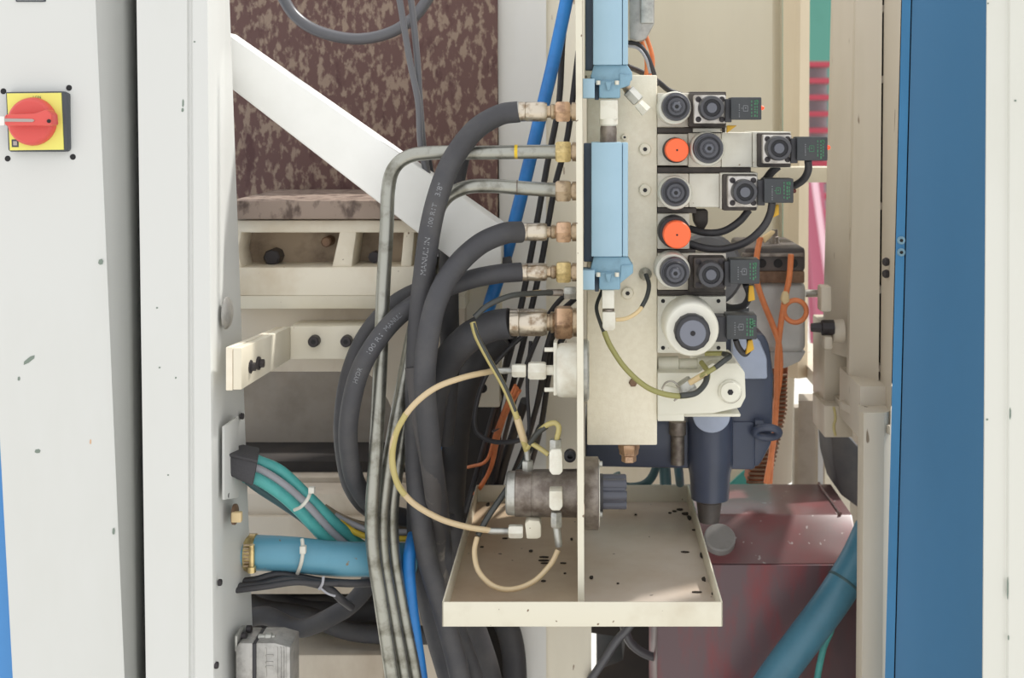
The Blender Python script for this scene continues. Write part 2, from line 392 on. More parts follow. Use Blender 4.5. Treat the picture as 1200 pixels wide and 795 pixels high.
# sliding gate column (cream) left of the blue door
gc = thing('gate_column', P(1015, 800, 1.9), 'cream painted machine column with vertical grooves left of the blue door', 'column')
ZG = P(1010, 462, 1.84).z
obj('face_strip', leanprism([(974,954,2.02),(978,958,2.0),(1002,984,1.945),(1002,984,2.06),(974,954,2.06)], ZT, P(970,420,1.94).z), 'gate_paint', gc)
obj('front_face', leanprism([(1000.5,985,1.90),(1003,988,1.88),(1034,1026,1.84),(1034,1026,2.0),(1000.5,985,2.0)], ZT, ZG), 'gate_paint', gc)
obj('edge_face', leanprism([(1036,1028,1.84),(1056,1036,1.76),(1056,1036,2.0),(1036,1028,2.0)], ZT, ZG-.03), 'gate_paint', gc)
obj('slot_back', leanprism([(1028,1018,1.92),(1042,1032,1.88),(1062,1042,1.82),(1062,1042,2.0),(1028,1018,2.0)], ZT-.01, ZG+.01), 'dark_backing', gc)
for y in (10, 93, 242, 340, 432):
    x = 1035.2-.0095*y
    obj('weld_tab', G().rect(x-2, y-4, x+3, y+4, 1.845, .03), 'gate_paint', gc)
for y in (307, 321):
    obj('bolt', G().lathe(P(1040,y,1.80), -XA+YA*-.4, [(0,5*k(1.8)),(.004,5*k(1.8)),(.006,4*k(1.8)),(.006,0)], 8), 'screw_dark', gc)

# lower gate beam running away from the camera and its leg
gb = thing('gate_beam', P(1010, 760, 1.85), 'cream lower frame with leg below the grooved column', 'machine frame')
X0 = P(1008,515,1.8).x
zb = P(1008,515,1.8).z; zt = ZC-.424
obj('beam', G().box(X0, X0+.05, 1.80, 2.45, zb, zt+.0), 'gate_paint', gb)
obj('knee', G().box(X0, X0+.05, 1.80, 1.945, zt, ZC-.372), 'gate_paint', gb)
obj('leg', leanprism([(1010,1003,1.77),(1016,1010,1.755),(1040,1034,1.755),(1046,1041,1.765),(1064,1056,1.95),(1010,1003,1.95)], P(1020,484,1.755).z, .05), 'gate_paint', gb)
obj('cap', G().prism([P(984,470,1.90), P(1043,500,1.75), P(1047,470,1.90), P(1040,462,1.98)], (0,0,-.012), .001), 'gate_paint', gb)
obj('side_block', G().rect(966,380,1004,476,1.985,.1,.002), 'gate_paint', gb)
obj('lower_block', G().rect(966,476,1000,513,1.95,.1,.002), 'gate_paint', gb)
sp = obj('rust_streak', G().tube(px_path([(977,477,1.949),(979,490,1.949),(977,500,1.949),(979,511,1.949)]), .002, 6), 'tube_yellow', gb)
# clamp bolt on the column
cb = thing('clamp_bolt', P(966, 412, 1.9), 'dark clamp bolt in a small cream bracket on the gate column', 'bolt')
obj('boss', G().lathe(P(988,388,1.93), -XA, [(0,14*k(1.93)),(.016,13*k(1.93)),(.018,11*k(1.93)),(.018,0)], 24), 'gate_paint', cb)
obj('bracket', G().rect(962,336,975,366,1.9,.03,.003), 'gate_paint', cb)
obj('bracket', G().rect(966,395,976,410,1.9,.03,.003), 'gate_paint', cb)
obj('bolt', G().lathe(P(977,384,1.92), -XA, [(0,9*k(1.92)),(.018,9*k(1.92)),(.019,6*k(1.92)),(.034,5*k(1.92)),(.034,0)], 8), 'screw_dark', cb)

# dark leg and rails below the gate beam
solo('floor_screen', G().rect(931, 478, 1010, 620, 2.42, .03), 'grime', 'added grey backing plate hiding the bright floor behind the support rails', 'wall panel')  # added plate that keeps bright floor from showing between the rails
dl = thing('support_rails', P(960, 700, 2.2), 'dirty grey-brown upright rails under the gate beam', 'rails')
obj('rail', leanprism([(938,934,2.3),(958,955,2.3),(958,955,2.36),(938,934,2.36)], P(940,470,2.3).z, .05), 'grime', dl)
obj('rail', leanprism([(960,958,2.3),(966,964,2.3),(966,964,2.36),(960,958,2.36)], P(960,490,2.3).z, .05), 'motor_grey', dl)
obj('rail', leanprism([(968,966,2.32),(996,996,2.32),(996,996,2.36),(968,966,2.36)], P(968,500,2.32).z, .05), 'cream_pale', dl)
solo('dark_casting', G().poly([(972,488),(1012,530),(1012,600),(985,580),(976,545)], 2.12, .12, .004), 'rubber_dark', 'dark angular casting hanging below the cream gate beam', 'casting')
solo('white_plate', G().poly([(922,428),(932,424),(928,566),(896,580),(912,500)], 2.28, .02, .002), 'cream_pale', 'narrow dented off-white plate behind the orange coil', 'plate')

# beige rear panels above the valves
br = thing('beige_cabinet', P(840, 400, 2.25), 'large beige cabinet wall behind the valve stack', 'cabinet')
obj('panel', leanprism([(700,700,2.25),(905,905,2.25),(914,914,2.262),(917,917,2.255),(917,917,2.30),(700,700,2.30)], ZT+.2, P(800,440,2.25).z), 'beige_panel', br)
obj('edge_panel', leanprism([(917.5,918,2.24),(938,932,2.22),(949,944,2.23),(949,944,2.30),(917.5,918,2.30)], ZT+.2, P(930,440,2.25).z), 'beige_edge', br)
solo('cross_rail', G().rect(912,196,976,214,2.1,.05,.002), 'beige_panel', 'short beige cross rail between rear panel and gate column', 'rail')

# red staircase far behind
st = thing('steel_staircase', P(960, 360, 9.3), 'blurred red steel staircase against the teal wall', 'staircase')
for i in range(11):
    y = 72+i*19.5
    obj('tread', G().box(P(940,0,9).x, P(976,0,9).x, 9, 9.25, P(0,y+6,9).z, P(0,y,9).z), 'stair_red', st)
    obj('riser', G().box(P(940,0,9).x, P(976,0,9).x, 9.2, 9.23, P(0,y+21,9.2).z, P(0,y+6,9.2).z), 'stair_grey', st)
obj('stringer', G().poly([(938,118),(945,118),(972,470),(950,400)], 8.8, .05), 'stair_pink', st)
obj('stringer', G().poly([(941,212),(965,212),(978,420),(966,480)], 8.6, .05), 'stair_pink', st)
obj('handrail', G().poly([(951,208),(958,208),(980,372),(974,372)], 8.5, .04), 'stair_rail', st)

# ================================================================== LEFT MACHINE BODY
rust = solo('rusty_platen', G().rect(215, -170, 583, 300, 1.99, .12), 'rust', 'large brown rust-mottled steel platen behind the brace', 'steel plate')
led = solo('steel_ledge', G().box(P(262,0,1.68).x, P(520,0,1.68).x, 1.705, 1.985, P(0,257,1.705).z, P(0,235,1.705).z, .002), 'ledge_rust', 'grey-brown weathered steel ledge below the rusty platen', 'ledge')
colm = thing('machine_column', P(640, 1400, 1.85), 'white-grey upright column behind the blue hose and cables', 'column')
obj('front_plate', leanprism([(583,590,2.0),(640,640,2.0),(640,640,2.1),(583,590,2.1)], ZT, .05), 'column_paint', colm)
obj('side_plate', leanprism([(638,638,2.01),(693,693,2.01),(693,693,2.1),(638,638,2.1)], ZT, .05), 'cream_pale', colm)
# brace
bz = thing('diagonal_brace', P(580, 332, 1.68), 'white diagonal brace beam crossing in front of the rusty platen', 'brace')
obj('beam', G().poly([(262,36),(588,264),(588,330),(560,328),(262,97)], 1.645, .055, .003), 'brace_paint', bz)
obj('foot', G().rect(560, 302, 584, 325, 1.70, .295, .003), 'brace_paint', bz)
# casting
cs = thing('machine_casting', P(390, 470, 1.75), 'cream machine casting with pocketed rail and arched lower edge', 'casting')
YC = 1.725
obj('pocket_back', G().rect(262, 262, 530, 320, YC+.06, .03), 'pocket_dirt', cs)
obj('top_rail', G().rect(262, 258, 545, 273, YC, .08, .003), 'cream', cs)
obj('rib', G().poly([(398,271),(418,271),(412,316),(388,316)], YC, .06, .003), 'cream', cs)
obj('rib', G().poly([(473,271),(486,271),(482,316),(469,316)], YC, .06, .003), 'cream', cs)
obj('rib', G().poly([(507,271),(545,271),(545,316),(507,316)], YC, .06, .003), 'cream', cs)
obj('rib', G().poly([(262,271),(283,271),(279,295),(284,316),(262,316)], YC, .06, .003), 'cream', cs)
obj('band', G().poly([(262,314),(545,312),(545,347),(262,347)], YC-.005, .08, .002), 'cream', cs)
z1, z2 = P(0,347,YC-.005).z, P(0,362,YC+.005).z
xa, xb = P(262,0,YC).x, P(545,0,YC).x
obj('lip', G().prism([(xa,YC-.005,z1),(xa,YC+.006,z2),(xa,YC+.07,z2),(xa,YC+.07,z1)], (xb-xa,0,0), .0008), 'cream_pale', cs)
obj('recess_plate', G().poly([(262,355),(545,355),(545,470),(506,480),(506,640),(478,640),(476,560),(470,510),(455,470),(440,446),(428,436),(262,436)], YC+.05, .05, .002), 'cream_dirty', cs)
obj('pocket_bolt', G().lathe(P(318,302,YC+.03), YA, [(0,0),(0,8*k(YC)),(.002,10*k(YC)),(.03,10*k(YC))], 8), 'screw_dark', cs)
obj('pocket_bolt', G().lathe(P(382,284,YC+.03), YA, [(0,0),(0,5*k(YC)),(.002,6.5*k(YC)),(.03,6.5*k(YC))], 8), 'rusty_ring', cs)
obj('pocket_bolt', G().lathe(P(438,302,YC+.04), YA, [(0,0),(0,7*k(YC)),(.02,7*k(YC))], 8), 'screw_dark', cs)
obj('hub', G().poly([(545,300),(583,318),(586,345),(586,478),(545,478)], YC+.07, .05, .003), 'cream_pale', cs)
for (x, y, r) in [(565,456,5),(563,437,3.5)]:
    obj('bolt_hole', G().lathe(P(x,y,YC+.066), YA, [(0,0),(0,r*k(YC)),(.004,(r+1)*k(YC)),(.01,(r+1)*k(YC))], 16), 'hole_black', cs)
# strap bracket
stp = thing('strap_bracket', P(300, 460, 1.6), 'cream bent strap bracket bolted between post and casting', 'bracket')
n0, n1 = P(283,408,1.5), P(283,457,1.5); f0, f1 = P(341,383,1.72), P(341,421,1.72)
obj('arm', G().prism([n0, f0, f1, n1], (-.010,.0,0), .001), 'cream_pale', stp)
obj('end_plate', G().prism([n0+Vector((-.0105,0,.001)), f0+Vector((-.0105,0,0)), f1+Vector((-.0105,0,0)), n1+Vector((-.0105,0,-.001))], (-.008,0,0), .001), 'cream', stp)
fp = obj('foot_plate', G().poly([(340,383),(430,382),(430,421),(340,421)], 1.715, .055, .001), 'cream_pale', stp)
for x in (367, 405):
    bo = obj('bolt', G().lathe(P(x,401,1.703), YA, [(0,0),(0,5.5*k(1.7)),(.001,6.5*k(1.7)),(.012,7*k(1.7))], 20), 'screw_dark', stp)
    obj('socket', G().lathe(P(x,401,1.7025), YA, [(0,0),(0,3*k(1.7)),(.001,3*k(1.7))], 6), 'hole_black', bo)
for (x, y) in [(287,430),(297,426)]:
    obj('bolt', G().lathe(P(x,y,1.535+.03*(x-287)/10), XA, [(-.005,8*k(1.55)),(.008,8*k(1.55)),(.0085,5*k(1.55)),(.013,5*k(1.55)),(.013,0)], 8), 'screw_dark', stp)
# dark opening behind
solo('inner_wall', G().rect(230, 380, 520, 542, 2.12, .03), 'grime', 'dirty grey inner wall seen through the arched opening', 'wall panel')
solo('inner_sill', G().rect(230, 541, 520, 700, 2.0, .14), 'dark_backing', 'black sill behind the teal cables', 'sill')  # near-black block below the inner wall
bmz = thing('base_beam', P(390, 640, 1.93), 'pale horizontal base beams behind the cables and blue duct', 'beam')
obj('upper_beam', G().rect(250, 579, 500, 604, 1.90, .06, .002), 'cream_dirty', bmz)
obj('lower_beam', G().rect(250, 606, 500, 697, 1.89, .06, .002), 'cream_dirty', bmz)
solo('inner_strip', G().rect(300, 560, 520, 569, 1.97, .04), 'cream_dirty', 'thin beige strip in the dark gap above the base beam', 'strip')
solo('lower_recess', G().rect(250, 690, 560, 860, 2.10, .04), 'dark_backing', 'dark back of the lower recess behind black hoses', 'wall panel')
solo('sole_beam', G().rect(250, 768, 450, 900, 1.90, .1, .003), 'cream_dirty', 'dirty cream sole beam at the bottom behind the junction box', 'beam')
solo('rear_backing', G().poly([(500,310),(592,310),(592,900),(500,900)], 2.07, .03), 'dark_backing', 'added black panel closing the bright gap behind the hanging hoses', 'wall panel')  # added panel; without it bright floor shows through the gap
solo('rear_casting', G().poly([(470,690),(560,690),(560,900),(440,900)], 1.95, .05), 'cream_dirty', 'beige rear casting seen between the hanging black hoses', 'casting')

# ================================================================== TRAY, PLATE, MANIFOLD
YT0, YT1 = 1.47, 1.945
tl, tr_ = P(518,0,YT0).x, P(847,0,YT0).x; tz1, tz0 = P(0,706,YT0).z, P(0,735,YT0).z
tray = thing('drip_tray', ((tl+tr_)/2, YT0, tz0), 'shallow cream sheet metal drip tray with oily stained floor', 'tray')
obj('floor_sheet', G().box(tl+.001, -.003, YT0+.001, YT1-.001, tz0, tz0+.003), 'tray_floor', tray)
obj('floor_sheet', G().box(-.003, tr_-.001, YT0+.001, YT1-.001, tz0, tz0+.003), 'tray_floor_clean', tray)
tt = .0022
obj('rim', G().box(tl, tr_, YT0, YT0+tt, tz0, tz1, .0009), 'tray_paint', tray)
obj('rim', G().box(tl, tr_, YT1-tt, YT1, tz0, tz1, .0009), 'tray_paint', tray)
obj('rim', G().box(tl, tl+tt, YT0, YT1, tz0, tz1, .0009), 'tray_paint', tray)
obj('rim', G().box(tr_-tt, tr_, YT0, YT1, tz0, tz1, .0009), 'tray_paint', tray)
def tray_pt(px, py):                             # point on the tray floor seen at a pixel
    Y = (ZC-(tz0+.003))*F/(py-VY); return P(px, py, Y)
for (x, y, a, b) in [(816,695,9,1.2),(825,680,3,4),(829,668,2,5),(822,652,2,5),(814,622,4,1.2),(803,603,6,3),(797,598,5,2),(790,600,3,1.5),(808,608,3,5),(785,602,3,1.5),(835,697,2,2),(803,648,6,1.2),
                     (622,647,3,2),(638,654,7,1),(637,658,7,1),(638,661,5,.8),(660,661,5,.8),(637,682,4,1.2),(662,673,2,1),(565,642,3,1),(592,632,4,1),(572,592,3,3),(693,678,3,3),(670,633,2,2),(745,604,2,1),(724,685,2,1)]:
    c = tray_pt(x, y); q = k(c.y)
    pts = [c+Vector((q*a*math.cos(t)*random.uniform(.6,1), q*b*2.2*math.sin(t)*random.uniform(.6,1), .0003)) for t in [i*math.pi/3.5 for i in range(7)]]
    obj('dirt_fleck', G().prism(pts, (0,0,.0012)), 'debris', tray)

# mounting plate, nearly edge-on
mp_ = thing('mounting_plate', P(679, 702, 1.5), 'cream vertical mounting plate seen edge-on standing in the tray', 'plate')
obj('plate', leanprism([(674.5,677.5,1.50),(682,685,1.50),(682.4,684.6,1.93),(675,677.5,1.93)], ZT, tz0+.003), 'tray_paint', mp_)

# manifold block
MY = 1.63
mf = thing('manifold_block', P(728, 522, MY), 'tall cream valve manifold block with round screw heads', 'manifold')
a, b = P(688,522,MY), P(770,88,MY)
obj('block', G().box(a.x, b.x, MY, MY+.13, a.z, b.z, .0015), 'manifold_paint', mf)
obj('upper_plate', G().box(a.x-.003, P(700,0,MY).x, MY+.02, MY+.13, b.z, ZT), 'manifold_paint', mf)
for (x, y, r) in [(756,175,7.3),(756,223,7.3),(735.5,344,7.3),(732,161,4.2)]:
    s_ = obj('washer', G().lathe(P(x,y,MY-.004), YA, [(0,0),(0,(r-1.2)*k(MY)),(.0015,r*k(MY)),(.006,r*k(MY))], 28), 'manifold_paint', mf)
    obj('socket', G().lathe(P(x,y,MY-.0046), YA, [(0,0),(0,r*.36*k(MY)),(.001,r*.36*k(MY))], 6), 'hex_dark', s_)
s_ = obj('bolt', G().lathe(P(742,449,MY-.003), YA, [(0,0),(0,4.4*k(MY)),(.001,5.2*k(MY)),(.005,5.2*k(MY))], 6), 'rusty_ring', mf)
obj('drain_fitting', G().lathe(P(737,520,MY+.05), -ZA, [(0,13*k(MY)),(.006,13*k(MY)),(.008,12*k(MY)),(.014,11.5*k(MY)),(.016,9*k(MY)),(.023,9*k(MY)),(.024,8*k(MY)),(.024,0)], 6), 'copper_nut', mf)
pf = obj('port_fitting', G().lathe(P(756,321,MY), -YA, [(0,7.5*k(MY)),(.006,7.5*k(MY)),(.009,6*k(MY)),(.012,3.4*k(MY)),(.018,2.8*k(MY)),(.018,0)], 16), 'galvanized', mf)
# angled elbow fitting
ef = thing('elbow_fitting', P(745, 133, 1.6), 'angled steel elbow fitting with cream nut on top of the manifold', 'fitting')
q0, q1, q2, q3 = P(736,103,1.6), P(742,113,1.6), P(749,122,1.6), P(760,132,1.6)
obj('stub', G().lathe(P(733,101,1.605), q1-q0, [(0,5*k(1.6)),(.010,5*k(1.6)),(.012,6*k(1.6)),(.014,6*k(1.6)),(.014,0)], 16), 'bronze_nut', ef)
obj('nut', G().lathe(P(736,106,1.6), q3-q1, [(0,7*k(1.6)),(.001,8*k(1.6)),(.018,8*k(1.6)),(.019,6*k(1.6)),(.019,0)], 6), 'galvanized', ef)
obj('cap', G().lathe(P(748,121,1.6), q3-q1, [(0,6.5*k(1.6)),(.014,7.5*k(1.6)),(.015,6.5*k(1.6)),(.015,0)], 6), 'fitting_white', ef)

# ------------------------------------------------------------------ blue flow sensors
def sensor(y0, ytop, label, slant):
    """y0: photo row where the cover ends and the base begins"""
    Y = 1.555
    s = thing('flow_sensor', P(712, y0+40, Y), label, 'sensor', 'flow sensors on the manifold')
    xl = 695 if ytop < 0 else 693
    obj('back_housing', G().rect(xl-9, ytop+1, xl+10, y0+6, Y+.018, .03, .0015), 'gauge_back', s)
    cv = obj('cover', G().rect(xl, ytop, 729, y0, Y, .05, .0012), 'gauge_blue', s)
    obj('cover_edge', G().rect(729.6, ytop+.3, 736, y0-.3, Y+.0015, .047, .001), 'gauge_blue', s)
    obj('neck', G().poly([(696,y0),(735,y0),(741,y0+9),(741,y0+18),(734,y0+21),(697,y0+21),(692,y0+14)], Y+.006, .045, .0015), 'gauge_base', s)
    if slant: obj('flange', G().poly([(728,y0+10),(742,y0+9),(742,y0+19),(726,y0+32)], Y+.004, .03, .001), 'gauge_base', s)
    else: obj('flange', G().poly([(726,y0+10),(740,y0+12),(738,y0+24),(726,y0+28)], Y+.004, .03, .001), 'gauge_base', s)
    obj('lower_body', G().rect(702, y0+18, 727, y0+39, Y+.004, .04, .002), 'gauge_base', s)
    obj('web', G().poly([(709,y0+20),(717,y0+20),(714.5,y0+30),(711.5,y0+30)], Y+.000, .01, .001), 'gauge_base', s)
    for x in (701, 723):
        obj('screw', G().lathe(P(x,y0+20.5,Y+.002), -ZA, [(-.002,2.6*k(Y)),(.003,2.6*k(Y)),(.003,0)], 10), 'fitting_white', s)
    obj('side_block', G().rect(683, y0+16, 697, y0+39, Y-.004, .035, .001), 'gauge_blue', s)
    obj('side_shadow_plate', G().rect(697, y0+17, 702, y0+41, Y+.02, .02, .001), 'gauge_back', s)
    return s
sensor(76, -160, 'upper light blue flow sensor at the top of the manifold', False)
sensor(301, 167, 'lower light blue flow sensor with full box cover and slanted flange', True)
cf = thing('sensor_coupling', P(713, 166, 1.57), 'white and clear coupling between the two blue flow sensors', 'coupling')
obj('white_sleeve', G().rect(703, 117, 724, 140, 1.56, .022, .0015), 'fitting_white', cf)
obj('collar', G().lathe(P(713,139,1.571), -ZA, [(0,11*k(1.57)),(.007,11*k(1.57)),(.009,9*k(1.57)),(.009,0)], 24), 'fitting_white', cf)
obj('clear_elbow', G().lathe(P(713,147,1.571), -ZA, [(0,9*k(1.57)),(.004,9.8*k(1.57)),(.022,9.8*k(1.57)),(.022,0)], 24), 'cast_iron', cf)
wc = thing('white_tee_fitting', P(713, 388, 1.57), 'white plastic tee fitting hanging below the lower blue sensor', 'fitting')
obj('upper_sleeve', G().rect(705.5, 340, 720, 362, 1.562, .018, .0012), 'fitting_white', wc)
obj('collar', G().lathe(P(713,362,1.571), -ZA, [(0,7*k(1.57)),(.004,7*k(1.57)),(.004,0)], 16), 'cast_iron', wc)
obj('lower_sleeve', G().poly([(706,366),(721,366),(721,385),(718,388),(709,388),(706,384)], 1.562, .018, .001), 'fitting_white', wc)

# grey sensor head at the very top
gh = thing('limit_sensor', P(755, 48, 1.66), 'angular grey metal switch box right of the upper blue sensor', 'sensor')
obj('body', G().poly([(736,-160),(768,-160),(767,28),(757,46),(748,49),(737,46)], 1.665, .06, .003), 'aluminium_cast', gh)
obj('face', G().poly([(751,-160),(767,-160),(766,27),(751,27)], 1.655, .01, .001), 'galvanized', gh)

# ================================================================== VALVES
YV = 1.625                                        # front plane of the valve bodies
def dial(par, x, y, r, base=None, Yf=1.575, name='adjusting_dial'):
    c = P(x, y, Yf); q = k(Yf)
    if base: obj('dial_ring', G().lathe(P(base[0],base[1],YV), -YA, [(0,base[2]*k(YV)),((YV-Yf)*.55,base[2]*.985*k(YV)),((YV-Yf)*.6,base[2]*.93*k(YV)),((YV-Yf)*.6,0)], 40), 'valve_plain', par)
    d = obj(name, G().lathe(c, YA, [(.000,0),(0,r*.36*q),(.002,r*.42*q),(.002,r*.60*q),(.004,r*.64*q),(.004,r*.82*q),(.007,r*.86*q),(.0075,r*.96*q),(.011,r*q),(YV-Yf,r*.98*q)], 40), 'knob_grey', par)
    h = obj('hex_nut', G().lathe(c-YA*.003, YA, [(0,0),(0,r*.30*q),(.0008,r*.33*q),(.005,r*.33*q)], 6), 'coil_button', d)
    obj('socket', G().lathe(c-YA*.0036, YA, [(0,0),(0,r*.14*q),(.001,r*.14*q)], 12), 'hole_black', d)
    obj('groove', G().torus(c+YA*.0035, YA, r*.72*q, .0009, 36, 6), 'dark_ring', d)
def orange_cap(par, x, y, r, base=None, Yf=1.59):
    c = P(x, y, Yf); q = k(Yf)
    if base: obj('cap_ring', G().lathe(P(base[0],base[1],YV), -YA, [(0,base[2]*k(YV)),((YV-Yf)*.5,base[2]*.98*k(YV)),((YV-Yf)*.55,base[2]*.9*k(YV)),((YV-Yf)*.55,0)], 40), 'black_plastic', par)
    d = obj('orange_cap', G().lathe(c, YA, [(0,0),(0,r*.93*q),(.0015,r*q),(YV-Yf,r*.99*q)], 40), 'orange_plastic', par)
    obj('pin_hole', G().lathe(c-YA*.0004, YA, [(0,0),(0,1.2*q),(.001,1.2*q)], 10), 'hole_black', d)
def coil(par, x0, y0, x1, y1, cx, cy, r=14.5, Yp=1.60, Yf=1.578, bright='coil_metal', depth=.09):
    obj('coil_housing', G().rect(x0-6, y0-2, x1-1, y1+4, Yp+.014, depth, .002), 'valve_dark', par)
    p = obj('coil_plate', G().rect(x0, y0, x1, y1, Yp, .016, .002), bright, par)
    for (sx, sy) in ((x0+5.5,y0+5),(x1-5,y0+5),(x0+5.5,y1-5),(x1-5,y1-5)):
        obj('screw', G().lathe(P(sx,sy,Yp-.0012), YA, [(0,0),(0,2.2*k(Yp)),(.0004,3.4*k(Yp)),(.002,3.4*k(Yp))], 12), 'screw_dark', p)
    q = k(Yf); c = P(cx, cy, Yf)
    cp = obj('coil_cap', G().lathe(c, YA, [(.004,0),(.004,r*.66*q),(0,r*.72*q),(0,r*.95*q),(.0015,r*q),(Yp-Yf+.002,r*1.03*q)], 40), 'coil_cap', par)
    obj('inner_ring', G().lathe(c+YA*.0034, YA, [(0,0),(0,r*.68*q),(.001,r*.68*q)], 32), 'dark_ring', cp)
    obj('button', G().lathe(c+YA*.0005, YA, [(0,0),(0,r*.40*q),(.001,r*.44*q),(.004,r*.44*q)], 28), 'coil_button', cp)
def plug(par, x0, y0, x1, y1, neck, Yf=1.585, led=None, style=0):
    obj('plug_neck', G().rect(neck, y0+2, x0+1, y1+3, Yf+.008, .03, .001), 'black_plastic', par)
    c = obj('plug', G().rect(x0, y0, x1, y1, Yf, .032, .0014), 'plug_black', par)
    q = k(Yf); g = G(); gg = G(); yy = Yf-.0003
    wd, ht = x1-x0, y1-y0
    rnd = random.Random(style*7+int(x0))
    def dash(G_, a, b, cc, d): G_.rect(x0+a*wd, y0+b*ht, x0+cc*wd, y0+d*ht, yy, .0003)
    for col_, w_ in ((.66,.035),(.76,.05),(.84,.035)):
        v = .14
        while v < .82:
            l = rnd.uniform(.05,.13); dash(g, col_, v, col_+w_, v+l); v += l+rnd.uniform(.03,.08)
    v = .3
    while v < .85:
        dash(gg, .26, v, .29, v+.04); v += rnd.uniform(.07,.12)
    # little wiring diagram
    for (a, b, cc, d) in ((.40,.36,.56,.385),(.40,.36,.415,.62),(.545,.36,.56,.62),(.40,.60,.56,.625),(.46,.45,.50,.50),(.34,.48,.40,.50)): dash(gg if style % 2 else g, a, b, cc, d)
    if style == 3:
        for (a, b, cc, d) in ((.80,.22,.84,.46),(.80,.22,.96,.26),(.80,.32,.94,.36),(.80,.42,.96,.46)): dash(g, a, b, cc, d)
    else:
        for (a, b, cc, d) in ((.80,.12,.90,.15),(.80,.12,.815,.27),(.885,.12,.90,.27),(.80,.25,.90,.275)): dash(g, a, b, cc, d)
    obj('print', g, 'print_green', c); obj('print', gg, 'print_grey', c)
    if led:
        lc = P(x1-.5, led[0], Yf+.012)
        obj('indicator_light', G().lathe(lc, XA, [(0,2.6*q),(.002,2.6*q),(.0035,1.6*q),(.004,0)], 12), led[1], par)
def block(par, name, x0, y0, x1, y1, m, Yf=YV, d=.085, bev=.0012): return obj(name, G().rect(x0,y0,x1,y1,Yf,d,bev), m, par)

v1 = thing('solenoid_valve', P(820, 150, YV), 'topmost short solenoid valve with dark dial and red-lit black plug', 'valve', 'solenoid valves on the manifold')
block(v1, 'body', 770.5, 109, 808, 149, 'valve_body'); block(v1, 'top_strip', 808, 107.5, 851, 150, 'valve_dark')
dial(v1, 793, 125, 17, (788.5,127,19.5)); coil(v1, 813, 111.5, 851, 145, 834.5, 126.5); plug(v1, 856.5, 114, 892.5, 140.5, 850, led=(126.5,'led_red'), style=1)
v2 = thing('solenoid_valve', P(850, 196, YV), 'second valve from the top, longest row with orange cap and dark dial', 'valve', 'solenoid valves on the manifold')
block(v2, 'body', 770.5, 157, 806, 194, 'valve_body'); block(v2, 'spacer', 806.5, 156, 845, 196, 'valve_body'); block(v2, 'spacer', 845.5, 155.5, 881.5, 196, 'valve_plain'); block(v2, 'spacer', 882, 154.5, 927, 196.5, 'valve_plain')
orange_cap(v2, 793.5, 176, 14, (791,176,15)); dial(v2, 831, 174, 18, (826.5,174.5,20)); coil(v2, 894, 158, 928, 192, 913.5, 174); plug(v2, 934, 160.5, 970, 188.5, 927, led=(173,'led_red'), style=2)
v3 = thing('solenoid_valve', P(840, 244, YV), 'third valve from the top with dark dial, plain spacer and unlit black plug', 'valve', 'solenoid valves on the manifold')
block(v3, 'body', 770.5, 203.5, 807, 243, 'valve_body'); block(v3, 'spacer', 807.5, 203.5, 843, 243, 'valve_plain'); block(v3, 'spacer', 843.5, 202.5, 888, 245, 'valve_plain')
dial(v3, 792, 226, 17, (789.5,225,19.5)); coil(v3, 853, 206.5, 888, 243, 873.5, 225.5); plug(v3, 895.5, 209.5, 930, 238, 888, led=(224,'led_dark'), style=3-1)
v4 = thing('check_valve', P(790, 292, YV), 'short fourth valve block carrying only a large orange cap', 'valve')
block(v4, 'body', 770.5, 250.5, 808, 292, 'valve_body'); orange_cap(v4, 793.5, 275.5, 16.3, (789,270.5,19), Yf=1.58)
v5 = thing('solenoid_valve', P(820, 340, YV), 'fifth valve from the top with long dark dial and dirty coil below the orange cap', 'valve', 'solenoid valves on the manifold')
block(v5, 'body', 770.5, 297, 851, 340, 'valve_body')
dial(v5, 791.5, 320.5, 17.5, (786,313.5,20.5), Yf=1.56); coil(v5, 813, 302, 850, 339, 833.5, 322.5, r=15, bright='valve_dark'); plug(v5, 855.5, 304.5, 890.5, 333, 849, style=1)
v6 = thing('proportional_valve', P(811, 414, YV), 'large valve with white collar ring and grey centre knob on square flange', 'valve')
block(v6, 'flange', 770.5, 347.5, 851, 414, 'valve_plain', d=.07)
for (x, y) in ((777,353),(842,353),(777,408),(842,408)):
    obj('screw', G().lathe(P(x,y,YV-.0005), YA, [(0,0),(0,2.4*k(YV)),(.001,2.4*k(YV))], 12), 'hole_black', v6)
cw = P(811, 386.5, 1.565); q = k(1.565)
obj('collar_ring', G().lathe(cw, YA, [(0,0),(0,29.5*q),(.0015,31*q),(.006,32*q),(.061,33*q)], 48), 'white_ring', v6)
kb = obj('knob', G().lathe(P(812,391,1.545), YA, [(0,0),(0,17.5*k(1.545)),(.0015,20*k(1.545)),(.003,21*k(1.545)),(.022,21.5*k(1.545))], 14), 'black_plastic', v6)
obj('knob_face', G().lathe(P(812,391,1.5442), YA, [(0,0),(0,15*k(1.545)),(.0015,16*k(1.545))], 36), 'knob_face', kb)
obj('socket', G().lathe(P(812,391,1.5436), YA, [(0,0),(0,3*k(1.545)),(.001,3*k(1.545))], 12), 'hex_dark', kb)
plug(v6, 851.5, 369.5, 887, 398, 838, style=3)
# second plug standing behind
pb = thing('spare_plug', P(865, 372, 1.66), 'black cable plug behind the big white-ringed valve', 'plug')
obj('case', G().rect(850, 360.5, 878, 374, 1.66, .03, .0015), 'plug_black', pb)
obj('clip', G().tube(px_path([(853,361,1.659),(860,357,1.659),(872,357.5,1.659),(876,361,1.659)]), .0012, 8), 'white_mark', pb)
